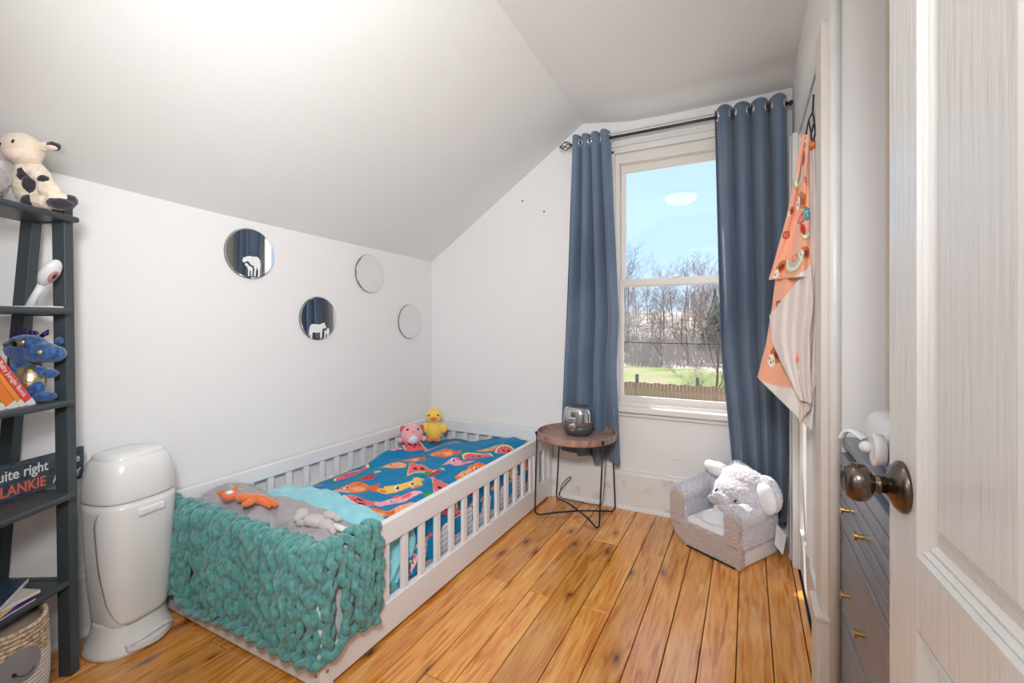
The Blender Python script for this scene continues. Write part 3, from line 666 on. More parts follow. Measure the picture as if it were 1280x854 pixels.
# ---- chunky knit throw
def knit():
    b = MB(); pitch = .0375; r = .0138
    L1 = .915; L2 = .27; cols = int((L1+L2)/pitch); rs = random.Random(3)
    bx = [0, .12, .25, .45, .7, .86, .95, 1.05, 1.19]; bz = [.15, .125, .080, .105, .105, .105, .115, .16, .125]
    def frame_(s):
        if s < L1-.05: return Vector((-2.085+s, BY0+.014, 0)), Vector((0, -1, 0)), Vector((1, 0, 0))
        if s > L1+.05: return Vector((BX1-.014, BY0+.014+(s-L1-.05), 0)), Vector((1, 0, 0)), Vector((0, 1, 0))
        a = (s-L1+.05)/.10*PI/2; return Vector((-2.085+L1-.05, BY0+.014, 0)).lerp(Vector((BX1-.014, BY0+.014, 0)), a/1.57), Vector((math.sin(a), -math.cos(a), 0)), Vector((math.cos(a), math.sin(a), 0))
    for c in range(cols+1):
        s = c*pitch; base, out, tan = frame_(s)
        bot = float(np.interp(s, bx, bz))+rs.uniform(-.008, .016); bul = .014*math.sin(s*19)+rs.uniform(-.005, .007)
        keys = [(-.030, .36), (-.034, .405), (-.028, .438), (.0, .450), (.026, .440), (.034, .40), (.036+bul, .30), (.034+bul*1.6, .20), (.030+bul, bot)]
        pts = spline([(o, z, 0) for o, z in keys], 14)
        acc = [0]
        for i in range(1, len(pts)): acc.append(acc[-1]+(pts[i]-pts[i-1]).length)
        tot = acc[-1]; n = int(tot/.0055)
        A = np.interp(np.linspace(0, tot, n), acc, [p.x for p in pts]); Zz = np.interp(np.linspace(0, tot, n), acc, [p.y for p in pts])
        wav = rs.uniform(.004, .011); wf = rs.uniform(10, 18); wp_ = rs.random()*6; lean = rs.uniform(-.014, .014)
        for layer in (0, 1):
            P = []; rad = []; row = (.078 if layer == 0 else .066)*rs.uniform(.92, 1.1); ph0 = rs.random()*6.28
            for i in range(n):
                q = tot*i/n; ph = 2*PI*q/row+ph0; f_ = q/tot
                lat = wav*math.sin(q*wf+wp_)+lean*f_+(.0062*math.sin(ph)+.0025*math.sin(2*ph+1) if layer == 0 else pitch*.5+.007*math.sin(ph+2))
                nor = (.0040*math.cos(ph) if layer == 0 else -.010+.004*math.cos(ph))
                j0, j1 = max(i-1, 0), min(i+1, n-1); ta = Vector((A[j1]-A[j0], Zz[j1]-Zz[j0], 0)).normalized(); no = Vector((-ta.y, ta.x, 0))
                P.append(base+tan*lat+out*(A[i]+no.x*nor)+Vector((0, 0, Zz[i]+no.y*nor)))
                bl = .5+.5*math.cos(ph+.9)
                rad.append(r*((.93+.10*bl) if layer == 0 else .86))
            b.tube(P, rad, 8)
    # looped cast-off edge along the bottom
    P = []; rad = []; n = 420
    for i in range(n):
        s = (L1+L2-.01)*i/(n-1); base, out, tan = frame_(s); ph = s*2*PI/.062
        P.append(base+out*(.036+.010*math.cos(ph))+tan*(.020*math.sin(ph))+Vector((0, 0, float(np.interp(s, bx, bz))-.002+.009*math.sin(ph*2)))); rad.append(.0135)
    b.tube(P, rad, 8)
    o = b.build('chunky_knit_throw', M['teal'], smooth=True)
    tag(o, 'teal chunky knit throw hanging over the near corner of the bed rail', 'blanket')
def spline(p, n=8):
    p = [Vector(q) for q in p]; out = []
    for i in range(len(p)-1):
        a, b_, c, d = p[max(i-1, 0)], p[i], p[i+1], p[min(i+2, len(p)-1)]
        for k in range(n):
            t = k/n; out.append(.5*((2*b_)+(c-a)*t+(2*a-5*b_+4*c-d)*t*t+(3*b_-a-3*c+d)*t**3))
    return out+[p[-1]]
knit()

# ---- plush toys
def plush(parts, m, name, parent, vox=.004, disp=None):
    b = MB()
    for p in parts: b.ell(*p)
    return b.build(name, m, parent, smooth=True, remesh=vox, disp=disp)
# duck
dk = thing('duck_plush', 'yellow duck plush toy sitting in the far corner of the bed', 'toy', (-1.985, 2.60, .33))
o = Vector((-1.985, 2.60, .33)); face = Vector((.55, -.83, 0)).normalized(); sd = Vector((.83, .55, 0)).normalized()
def at(o, f, s, z): return o+face*f+sd*s+Vector((0, 0, z))
plush([(at(o, 0, 0, .06), (.062, .058, .075)), (at(o, 0, 0, .08), (.055, .052, .06))], M['yellow'], 'body', dk)
plush([(at(o, .005, 0, .165), (.060, .056, .056))], M['yellow'], 'head', dk)
for s_ in (-1, 1):
    plush([(at(o, .01, s_*.068, .075), (.028, .022, .032)), (at(o, .0, s_*.055, .09), (.022, .02, .025))], M['yellow'], 'wing', dk)
    MB().ell(at(o, .052, s_*.032, .178), .0065).build('eye', M['eye'], dk, smooth=True)
    MB().ell(at(o, .062, s_*.028, .008), (.026, .026, .014)).build('foot', M['orange'], dk, smooth=True)
MB().ell(at(o, .066, 0, .160), (.022, .026, .011), rot('Z', math.degrees(math.atan2(sd.y, sd.x)))).build('beak', M['orange'], dk, smooth=True)
MB().tube([at(o, 0, 0, .217), at(o, 0, .006, .232), at(o, .004, .014, .238)], [.006, .005, .002], 6).build('tuft', M['whiteplush'], dk, smooth=True)
# pink plush
pk = thing('pink_round_plush', 'round pink plush toy with a white belly leaning beside the duck plush', 'toy', (-2.0, 2.38, .345))
o = Vector((-2.0, 2.38, .345)); face = Vector((.72, -.69, .15)).normalized(); sd = Vector((.69, .72, 0)).normalized()
plush([(at(o, 0, 0, .062), (.070, .078, .068))], M['pink'], 'body', pk)
MB().ell(at(o, .034, 0, .045), (.042, .046, .043)).build('belly', M['whiteplush'], pk, smooth=True)
for s_ in (-1, 1):
    MB().ell(at(o, .052, s_*.034, .10), .007).build('eye', M['eye'], pk, smooth=True)
    MB().ell(at(o, 0, s_*.076, .03), (.022, .02, .018)).build('paw', M['pink'], pk, smooth=True)
    MB().ell(at(o, -.01, s_*.062, .105), (.014, .022, .02)).build('ear', cm('dark_pink', (214, 96, 118), .9), pk, smooth=True)
MB().tube([at(o, .066, -.008, .087), at(o, .068, 0, .083), at(o, .066, .008, .087)], .0015, 5).build('mouth', M['eye'], pk)
# orange plush lying on comforter
og = thing('orange_plush', 'orange plush fox lying on its back on the grey comforter', 'toy', (-1.93, 1.27, .40))
def px(u, v, Z):
    a, c = unz(u, v, Z); return Vector((a, c, Z))
Z = .452
plush([(px(287, 620, Z), (.034, .030, .020)), (px(280, 618, Z), (.018, .016, .014))], M['orange'], 'head', og, .003)
plush([(px(304, 622, Z), (.034, .026, .018)), (px(318, 623, Z), (.034, .024, .016)), (px(311, 629, Z-.005), (.018, .03, .012))], M['orange'], 'body', og, .003)
b = MB(); b.tube([px(318, 621, Z), px(330, 624, Z-.005), px(340, 628, Z-.012), px(346, 632, Z-.018)], [.014, .013, .012, .009], 10); b.build('leg', M['orange'], og, smooth=True)
b = MB(); b.tube([px(315, 624, Z), px(328, 628, Z-.01), px(338, 633, Z-.018)], [.013, .012, .009], 10); b.build('leg', M['orange'], og, smooth=True)
for (u, v) in ((273, 616), (294, 610)):
    a = px(u, v, Z+.02); b = MB(); b.tube([px((u+287)/2, 617, Z+.008), a, a+Vector((.004, .004, .012))], [.012, .008, .002], 8); b.build('ear', M['orange'], og, smooth=True)
MB().ell(px(287, 616, Z+.017), (.014, .014, .008)).build('muzzle', M['whiteplush'], og, smooth=True)
# grey floppy plush
gp = thing('grey_plush', 'small grey floppy plush rabbit slumped between comforter and aqua sheet', 'toy', (-1.53, 1.27, .38))
Z = .420
plush([(px(378, 643, Z+.012), (.026, .024, .022)), (px(373, 648, Z+.004), (.018, .018, .016))], M['greyplush'], 'head', gp, .003)
plush([(px(396, 652, Z), (.036, .030, .024)), (px(408, 657, Z-.004), (.032, .026, .022)), (px(388, 651, Z+.008), (.026, .024, .02))], M['greyplush'], 'body', gp, .003)
plush([(px(412, 644, Z), (.030, .020, .014)), (px(422, 648, Z-.004), (.020, .016, .012))], M['greyplush'], 'ear', gp, .003)
b = MB(); b.tube([px(405, 655, Z), px(414, 661, Z-.008), px(418, 668, Z-.02)], [.014, .013, .010], 10); b.build('leg', M['greyplush'], gp, smooth=True)
b = MB(); b.tube([px(418, 658, Z-.008), px(432, 663, Z-.016), px(446, 668, Z-.024)], [.012, .011, .009], 10); b.build('leg', M['whiteplush'], gp, smooth=True)
b = MB(); b.tube([px(385, 653, Z), px(372, 655, Z-.006)], [.012, .010], 10); b.build('arm', M['greyplush'], gp, smooth=True)

# ============================================================ MIRRORS
def onX(u, v, X):
    r = (u-640)/565; q = RV*r+FV; t = X/q.x; return Vector((X, q.y*t, CH+(405-v)/565*t))
mirs = [(313, 317, 'round mirror etched with a grazing horse, nearest the shelf', 1), (398.5, 398, 'round mirror etched with a pony and foal, low above the bed', 2),
        (463, 342, 'blank grey round mirror, upper one near the corner', 0), (513, 402, 'blank grey round mirror nearest the corner', 0)]
horse1 = [(-.058, .012), (-.052, .022), (-.055, .030), (-.046, .028), (-.038, .034), (-.02, .040), (0, .038), (.018, .042), (.032, .036), (.040, .022), (.042, .0), (.040, -.03), (.036, -.068), (.028, -.068), (.030, -.035), (.022, -.012), (.018, -.035), (.014, -.066), (.006, -.066), (.010, -.03), (.004, -.010), (-.012, -.006), (-.020, .006), (-.030, .012), (-.044, .004), (-.052, .002)]
foal1 = [(-.046, -.006), (-.038, .000), (-.030, -.002), (-.022, -.014), (-.008, -.018), (-.002, -.026), (-.004, -.066), (-.010, -.066), (-.010, -.040), (-.018, -.036), (-.020, -.068), (-.026, -.068), (-.026, -.036), (-.032, -.018), (-.042, -.014)]
horse2 = [(-.060, -.010), (-.056, .010), (-.046, .022), (-.02, .022), (.004, .020), (.020, .026), (.030, .030), (.034, .022), (.042, .004), (.036, -.002), (.026, .004), (.018, -.010), (.014, -.050), (.006, -.050), (.004, -.020), (-.02, -.022), (-.040, -.018), (-.044, -.050), (-.052, -.050), (-.052, -.022), (-.056, -.034), (-.062, -.034)]
foal2 = [(.030, -.012), (.046, -.010), (.052, .004), (.058, .0), (.062, -.008), (.060, -.026), (.054, -.050), (.048, -.050), (.048, -.030), (.040, -.028), (.036, -.050), (.030, -.050), (.032, -.026)]
for u, v, lab, k in mirs:
    c = onX(u, v, XL+.01)
    t = thing('round_mirror', lab, 'mirror', (XL, c.y, c.z), group='round mirrors on the left wall')
    MY = Matrix.Rotation(PI/2, 3, 'Y')
    MB().lathe([(.118, .0), (.124, .002), (.124, .010), (.122, .011), (0, .011)], (XL+.0, c.y, c.z), 64, mtx=MY).build('backing', cm('mirror_edge', (120, 122, 120), .4), t, smooth=False)
    MB().lathe([(.1225, .011), (.1225, .0135), (.119, .0142), (0, .0142)], (XL, c.y, c.z), 64, mtx=MY).build('glass', M['mirror'], t)
    if k:
        for poly in ((horse1, foal1) if k == 1 else (horse2, foal2)):
            off = -.050 if k == 1 else -.058
            sc_ = .92 if k == 1 else 1.12
            MB().prism(poly, .0145, .0152, lambda a, b_, d: (XL+d, c.y+a*sc_+(.01 if k == 1 else 0), c.z+b_*sc_+off-.0)).build('etching', M['etch'], t)

# ============================================================ DIAPER PAIL
PC = Vector((-2.015, .822, 0)); pl = thing('diaper_pail', 'tall white plastic diaper pail with foot pedal between the shelf and the bed', 'bin', tuple(PC), math.radians(10))
def superring(rx, ry, z, n=48, p=.72, ox=0):
    out = []
    for k in range(n):
        a = 2*PI*k/n; ca, sa = math.cos(a), math.sin(a)
        out.append((math.copysign(abs(ca)**p, ca)*rx+ox, math.copysign(abs(sa)**p, sa)*ry, z))
    return out
def loft(rings, cap0=True, cap1=True):
    b = MB(); n = len(rings[0]); vs = [p for r in rings for p in r]
    fs = [(i*n+k, i*n+(k+1) % n, (i+1)*n+(k+1) % n, (i+1)*n+k) for i in range(len(rings)-1) for k in range(n)]
    if cap0: fs.append(tuple(range(n))[::-1])
    if cap1: fs.append(tuple((len(rings)-1)*n+k for k in range(n)))
    return b.add(vs, fs)
bodyp = [(.05, .098, .108), (.12, .105, .115), (.25, .116, .128), (.40, .124, .136), (.50, .126, .140), (.535, .126, .140)]
loft([superring(a, b_, z) for z, a, b_ in bodyp]).build('body', M['pail'], pl, local=True, smooth=True)
loft([superring(a, b_, z) for z, a, b_ in [(.537, .129, .143), (.545, .131, .145), (.60, .128, .142), (.64, .123, .136), (.670, .114, .126), (.686, .100, .112), (.694, .075, .085), (.697, .03, .035)]]).build('lid', M['pail'], pl, local=True, smooth=True)
loft([superring(a, b_, z) for z, a, b_ in [(.670, .100, .116), (.688, .099, .114), (.697, .094, .108), (.703, .08, .09), (.705, .03, .035)]]).build('lid_cap', M['pail'], pl, local=True, smooth=True)
# front panel: skin over the front, narrowing towards the foot
b = MB(); nz, na = 26, 30; vs = []
for i in range(nz):
    z = .10+(.53-.10)*i/(nz-1); fr = i/(nz-1)
    lim = math.radians(np.interp(fr, [0, .06, .2, .5, .85, .95, 1.0], [30, 52, 68, 80, 84, 78, 56]))
    rx = np.interp(z, [q[0] for q in bodyp], [q[1] for q in bodyp])+.004; ry = np.interp(z, [q[0] for q in bodyp], [q[2] for q in bodyp])+.004
    for k in range(na):
        a = -lim+2*lim*k/(na-1); ca, sa = math.cos(a), math.sin(a); vs.append((abs(ca)**.72*rx, math.copysign(abs(sa)**.72, sa)*ry, z))
b.grid(np.array(vs), na, nz).build('front_panel', M['pail'], pl, local=True, smooth=True, solid=.005)
b = MB(); rng = [(-.030+.06*k/10) for k in range(11)]
b.box(.124, .140, -.052, .052, .478, .508).build('handle', M['plastic'], pl, local=True, bevel=.008, segs=4)
MB().box(.139, .1425, -.022, .022, .486, .500).build('lock_button', M['pail'], pl, local=True, bevel=.005, segs=3)
loft([superring(a, b_, z, p=.85) for z, a, b_ in [(0, .134, .148), (.012, .133, .146), (.030, .126, .138), (.06, .114, .124), (.095, .108, .117), (.11, .106, .115)]]).build('foot_ring', M['pail'], pl, local=True, smooth=True)
b = MB(); n = 18
outer = [(.128+.034*math.sin(PI*k/n), -.085+.17*k/n) for k in range(n+1)]
poly = [(.10, -.085)]+outer+[(.10, .085)]
b.prism(poly, .012, .040, lambda a, c, d: (a, c, d)).build('pedal', M['pail'], pl, local=True, bevel=.006, segs=3)
MB().tube([(.136+.024*math.sin(PI*k/n), -.083+.166*k/n, .042+.018*math.sin(PI*k/n)) for k in range(n+1)], .004, 8).build('pedal_arch', M['pail'], pl, local=True, smooth=True)

pl.scale = (.87, .87, .985)
# ============================================================ LADDER SHELF
F0 = RV*((80-640)/565*1.470)+FV*1.470
SR = math.radians(29.8)
sh = thing('ladder_shelf', 'black A-frame ladder shelf with five boards at the left edge', 'shelf', (F0.x, F0.y, 0), SR)
# local: x to the right (front), y away; board front edge at x=+.03
lev = [.316, .604, .905, 1.200, 1.503]
def beam(b, p0, p1, wx, wy):
    p0, p1 = Vector(p0), Vector(p1); hx, hy = wx/2, wy/2; vs = []
    for p in (p0, p1):
        for a, c in ((-hx, -hy), (hx, -hy), (hx, hy), (-hx, hy)): vs.append(p+Vector((a, c, 0)))
    b.add(vs, [(0, 3, 2, 1), (4, 5, 6, 7), (0, 1, 5, 4), (1, 2, 6, 5), (2, 3, 7, 6), (3, 0, 4, 7)])
for yy in (0.018, -.60):
    b = MB(); beam(b, (.0, yy, 0), (-.022, yy, 1.535), .040, .032); b.build('front_leg', M['black'], sh, local=True, bevel=.002)
    b = MB(); beam(b, (-.255, yy, 0), (-.118, yy, 1.50), .040, .032); b.build('back_leg', M['black'], sh, local=True, bevel=.002)
for i, z in enumerate(lev):
    t = z/1.5; fxr = .0-.022*t+.020; bk = -.255+.137*t-.03
    MB().box(bk, fxr+(.028 if z > .5 else .004), -.64, .0 if z < 1.4 else .03, z-.020, z).build('shelf_board', M['black'], sh, local=True, bevel=.008, segs=3)
    b = MB(); b.box(bk+.01, fxr, .005, .028, z-.024, z-.002); b.build('side_bar', M['black'], sh, local=True, bevel=.003)
SW = wm(sh)
def sl_(x, y, z): return SW @ Vector((x, y, z))
def local_thing(name, label, cat, x, y, z, rz=0, group=None):
    p = sl_(x, y, z); return thing(name, label, cat, tuple(p), SR+rz, group)

# cow plush on top shelf. local frame: x right, y away
cw = local_thing('cow_plush', 'cream cow plush with black patches sitting on the top shelf', 'toy', -.015, -.06, 1.503)
D = (.012, .007)
def P_(parts, m, name, par, vox=.004, disp=D):
    b = MB()
    for p in parts: b.ell(*p)
    return b.build(name, m, par, smooth=True, remesh=vox, disp=disp, local=True)
P_([((-.02, 0, .075), (.048, .05, .075)), ((-.03, 0, .12), (.035, .038, .04))], M['cream'], 'body', cw)
hd_ = P_([((-.045, -.01, .185), (.052, .048, .052)), ((-.03, -.02, .165), (.042, .042, .035))], M['cream'], 'head', cw, disp=None)
P_([((-.030, -.046, .160), (.028, .022, .022))], M['skinpink'], 'muzzle', cw, disp=None)
for (x, z, r_) in ((-.048, .174, 20), (-.022, .188, 15)): MB().tube([(x-.003, -.071 if z < .18 else -.060, z), (x+.003, -.072 if z < .18 else -.061, z+.009)], .0025, 6).build('eye', M['eye'], cw, local=True)
P_([((.018, -.005, .198), (.030, .012, .014))], M['cream'], 'ear', cw)
P_([((.042, -.004, .200), (.022, .014, .014)), ((.030, .002, .208), (.02, .010, .008))], M['blackfur'], 'ear_tip', cw)
P_([((.042, -.010, .193), (.018, .012, .009))], M['skinpink'], 'inner_ear', cw, disp=None)
P_([((.0, -.03, .115), (.022, .02, .02)), ((.02, -.03, .10), (.022, .02, .02)), ((.042, -.03, .08), (.022, .02, .02)), ((.055, -.03, .055), (.03, .024, .024))], M['cream'], 'arm', cw)
P_([((.046, -.038, .086), (.016, .016, .014))], M['blackfur'], 'arm_patch', cw)
P_([((.03, -.02, .024), (.045, .030, .024)), ((.075, -.02, .024), (.035, .032, .026))], M['cream'], 'leg', cw)
P_([((.085, -.026, .016), (.034, .032, .018)), ((.10, -.01, .03), (.014, .02, .018))], M['blackfur'], 'leg_patch', cw)
P_([((-.012, -.036, .10), (.014, .02, .025)), ((.005, -.040, .07), (.014, .018, .026)), ((.0, -.036, .02), (.02, .02, .018))], M['blackfur'], 'body_patch', cw)
# grey plush in front of cow
gr = local_thing('grey_furry_plush', 'lavender grey furry plush beside the cow plush on the top shelf', 'toy', -.085, -.17, 1.503)
P_([((.0, 0, .06), (.072, .055, .062)), ((-.03, 0, .11), (.05, .05, .05))], M['lavfur'], 'body', gr, disp=(.010, .012))
P_([((-.045, -.0, .17), (.046, .05, .05))], M['lavfur'], 'head', gr, disp=(.010, .012))
MB().tube([(-.035+.032*math.cos(a), -.01, .185+.038*math.sin(a)) for a in [PI*k/6-.6 for k in range(9)]], .011, 10).build('ear', M['lavfur'], gr, local=True, smooth=True)
MB().ell((-.038, -.03, .18), (.026, .018, .030)).build('inner_ear', M['cream'], gr, local=True, smooth=True)

# white hand-held device on its flat base
hb = local_thing('white_hairbrush_stand', 'white hand-held brush-like device leaning up from a flat base on second shelf', 'device', -.035, -.05, 1.200)
MB().box(-.10, .055, -.03, .03, 0, .006).build('base', M['plastic'], hb, local=True, bevel=.003)
MB().tube([(-.022, 0, .006), (-.006, 0, .04), (.014, 0, .072)], [.012, .0095, .011], 12).build('handle', M['plastic'], hb, local=True, smooth=True)
b = MB(); b.ell((.038, 0, .112), (.020, .026, .046), rot('Y', 32)); b.build('head', M['plastic'], hb, local=True, smooth=True)
b = MB(); b.ell((.054, -.006, .098), (.005, .014, .020), rot('Y', 32)); b.build('face', cm('device_face_pink', (196, 130, 130), .4), hb, local=True, smooth=True)
b = MB(); b.ell((.058, -.007, .098), (.003, .007, .010), rot('Y', 32)); b.build('display', cm('device_display', (50, 60, 90), .3), hb, local=True, smooth=True)

# dragon plush
dr = local_thing('dinosaur_plush', 'blue glitter dinosaur plush with gold belly sitting beside the books', 'toy', -.045, -.030, .905)
dd_ = (.006, .003)
P_([((-.045, 0, .065), (.045, .045, .068)), ((-.04, 0, .10), (.036, .036, .05))], M['blueplush'], 'body', dr, disp=dd_)
P_([((-.022, -.012, .062), (.044, .040, .058))], M['goldfoil'], 'belly', dr, disp=None)
P_([((-.030, -.01, .168), (.056, .048, .044)), ((.015, -.012, .155), (.052, .040, .033)), ((.05, -.012, .150), (.032, .034, .027)), ((-.045, -.0, .13), (.035, .035, .04))], M['blueplush'], 'head', dr, disp=dd_)
for (x, y, z, s_) in ((-.012, -.056, .184, 1),):
    MB().ell((x, y, z), (.022, .008, .012), rot('Y', -20)).build('eye', M['goldfoil'], dr, local=True, smooth=True)
    MB().ell((x-.004, y-.006, z), (.011, .004, .008)).build('pupil', M['eye'], dr, local=True, smooth=True)
    MB().tube([(x-.042, y+.004, z-.004), (x-.01, y-.004, z+.012), (x+.014, y-.0, z+.014)], [.006, .006, .003], 8).build('eyebrow', M['blueplush'], dr, local=True, smooth=True)
MB().ell((.042, -.044, .158), (.006, .005, .006)).build('nostril', cm('nostril_yellow', (236, 200, 70), .3), dr, local=True, smooth=True)
P_([((.040, .02, .19), (.012, .010, .014))], M['blueplush'], 'eye_bump', dr, disp=None)
for (x, z, h_) in ((-.075, .19, .03), (-.05, .208, .022), (-.02, .21, .012)):
    MB().tube([(x, .0, z), (x-.006, 0, z+h_*.6), (x+.010, 0, z+h_)], [.014, .010, .001], 8).build('spike', M['purplefoil'], dr, local=True, smooth=True)
MB().tube([(-.01, .012, .205), (.006, .012, .214), (.014, .012, .228)], [.006, .008, .001], 8).build('horn', M['purplefoil'], dr, local=True, smooth=True)
P_([((-.048, -.042, .085), (.018, .018, .03)), ((-.030, -.050, .062), (.026, .018, .018))], M['blueplush'], 'arm', dr, disp=dd_)
P_([((.005, -.01, .095), (.026, .016, .016)), ((.035, -.01, .088), (.03, .016, .015))], M['blueplush'], 'arm', dr, disp=dd_)
P_([((.0, -.02, .04), (.03, .024, .034)), ((.03, -.02, .017), (.036, .022, .017))], M['blueplush'], 'leg', dr, disp=dd_)
P_([((-.05, -.035, .02), (.03, .024, .02))], M['blueplush'], 'leg', dr, disp=dd_)
P_([((-.085, .01, .03), (.04, .02, .02))], M['blueplush'], 'tail', dr, disp=dd_)

# text helper
def text_mesh(txt, size, m, name, parent, mtx, extrude=.0006, bold=0, align='LEFT', spacing=1):
    c = bpy.data.curves.new(name, 'FONT'); c.body = txt; c.size = size; c.extrude = extrude; c.offset = bold; c.align_x = align; c.resolution_u = 3; c.space_character = spacing
    t = bpy.data.objects.new(name, c); COL.objects.link(t); bpy.context.view_layer.update()
    me = bpy.data.meshes.new_from_object(t.evaluated_get(bpy.context.evaluated_depsgraph_get()))
    bpy.data.objects.remove(t); bpy.data.curves.remove(c)
    me.materials.clear(); me.materials.append(m); me.transform(mtx)
    o = bpy.data.objects.new(name, me); COL.objects.link(o); o.parent = parent; return o
# leaning books on the third shelf
cols = [('book_red', (222, 76, 70), 'red picture book with white lettering, leaning nearest the dinosaur plush', .024), ('book_vermilion', (238, 150, 60), 'amber orange book second from the dinosaur plush, leaning on the shelf', .014),
        ('book_orange', (240, 128, 40), 'thick orange book leaning third from the dinosaur plush', .028), ('book_green', (150, 190, 60), 'green book furthest left in the leaning row', .014)]
yo = -.088
for i, (mn, rgb, lab, th) in enumerate(cols):
    t = local_thing('book', lab, 'book', .0, yo, .905, group='books leaning on the third shelf')
    RM = Matrix.Rotation(math.radians(33), 4, 'X')          # tops lean towards the near end
    H_, W_ = .185-.012*i, .13
    MB().box(-W_, 0, -th, 0, 0, H_, RM).build('cover', cm(mn, rgb, .35), t, local=True, bevel=.001)
    MB().box(-W_-.001, -.004, -th+.002, -.002, .002, H_+.0015, RM).build('pages', M['paper'], t, local=True)
    MB().box(-.02, .0005, -th-.0004, .0004, .004, .026, RM).build('spine_label', cm('label_white', (225, 225, 228), .5), t, local=True)
    if i == 0:
        TM = Matrix(((0, 0, 1, .0006), (0, 1, 0, -.018), (-1, 0, 0, H_-.012), (0, 0, 0, 1)))
        text_mesh('Baby Jungle Book', .0185, M['text_white'], 'spine_text', t, RM @ TM, .0003)
    yo -= (th+.0015)/math.cos(math.radians(33))

# wooden sign on the fourth shelf
a0 = RV*((105-640)/565*1.607)+FV*1.607
sdir = math.atan2(.943, -.353)-PI            # runs from near-left to the right end
sn = thing('wooden_sign', 'slate blue wooden word sign with white and red lettering, standing on the fourth shelf', 'sign', (a0.x, a0.y, .604), sdir+PI)
# local: +x towards the right end (far); board occupies x -.62..0
MB().box(-.66, 0, 0, .014, 0, .112).build('board', M['sign'], sn, local=True, bevel=.0015)
FM = Matrix.Rotation(PI/2, 4, 'X')
text_mesh('not quite right', .046, M['text_white'], 'lettering', sn, Matrix.Translation((-.112, -.0004, .064)) @ FM @ Matrix.Scale(.80, 4, (1, 0, 0)), align='RIGHT', bold=.0006)
text_mesh('once', .040, M['text_white'], 'lettering', sn, Matrix.Translation((-.014, -.0004, .064)) @ FM @ Matrix.Scale(.80, 4, (1, 0, 0)), align='RIGHT', bold=.0006)
text_mesh('BLANKIE', .046, M['text_red'], 'lettering', sn, Matrix.Translation((-.118, -.0004, .015)) @ FM @ Matrix.Scale(.80, 4, (1, 0, 0)), align='RIGHT', bold=.0008)
text_mesh('AWAY', .036, M['text_white'], 'lettering', sn, Matrix.Translation((-.012, -.0004, .015)) @ FM @ Matrix.Scale(.80, 4, (1, 0, 0)), align='RIGHT', bold=.0008)

# magazines on the bottom shelf
mg = [(.10, (110, 70, 150), 'purple and white picture book at the bottom of the stack', 0, .006, .20), (.105, (238, 214, 60), 'yellow thin book in the bottom shelf stack', .25, .006, .19), (.09, (214, 205, 196), 'white covered book in the bottom shelf stack', -.12, .010, .20), (.085, (56, 74, 96), 'dark blue book with glossy cover on top of the bottom shelf stack', .45, .014, .18)]
z = .317
for i, (hw, rgb, lab, rz, th, ln) in enumerate(mg):
    t = local_thing('book', lab, 'book', -.085-.012*(i % 2), -.205+.012*i, z, rz, group='books on the bottom shelf')
    MB().box(-hw, hw, -ln/2, ln/2, 0, th).build('cover', cm('mag%d_cover' % i, rgb, .25), t, local=True, bevel=.001)
    MB().box(-hw+.004, hw+.001, -ln/2+.003, ln/2-.003, .0015, th-.0015).build('pages', M['paper'], t, local=True)
    z += th+.001

# basket
BC = RV*-1.55+FV*1.30
bk = thing('woven_basket', 'seagrass rope basket with a white lower half and grey elephant face under the shelf', 'basket', (BC.x, BC.y, 0), YAW)
def ring(rx, ry, z, n=44): return [(rx*math.cos(2*PI*k/n), ry*math.sin(2*PI*k/n), z) for k in range(n)]
nz = 24
bt, bw = MB(), MB(); inner = []
for i in range(nz):
    z = .008+i*.0118; g = 1-.10*((z-.14)/.14)**2*(1 if z < .14 else .35)
    (bw if i < 16 else bt).tube(ring(.172*g, .128*g, z), .0066, 6, closed=True)
bw.build('white_lower_body', M['whiterope'], bk, local=True, smooth=True)
bt.build('seagrass_upper_body', M['wicker'], bk, local=True, smooth=True)
MB().lathe([(0, .012), (.155, .012), (.16, .15), (.163, .27)], (0, 0, 0), 44, sx=1, sy=.744).build('lining', cm('basket_inside', (150, 132, 116), .9), bk, local=True, smooth=True)
b = MB()
aa = [math.radians(-62+52*k/15) for k in range(16)]
for k in range(16):
    pass
ph0 = math.radians(-14)
vs = []; ne = 28
def bsurf(a, z, off): g = 1-.10*((z-.14)/.14)**2*(1 if z < .14 else .35); return ((.172*g+off)*math.cos(a), (.128*g+off)*math.sin(a), z)
for k in range(ne): vs.append(bsurf(ph0+.34*math.cos(2*PI*k/ne), .192+.046*math.sin(2*PI*k/ne), .010))
vs.append(bsurf(ph0, .192, .012)); b.add(vs, [(k, (k+1) % ne, ne) for k in range(ne)])
ef = b.build('elephant_face', M['greyfelt'], bk, local=True, solid=.003)
MB().ell(bsurf(ph0-.12, .178, .015), .005).build('eye', M['eye'], ef, smooth=True, local=False if False else True)
MB().tube([bsurf(ph0+.05+.17*math.cos(q), .190+.028*math.sin(q), .0135) for q in [PI*1.1+k*.2 for k in range(12)]], .0012, 5).build('ear_line', M['blackfur'], ef, local=True)

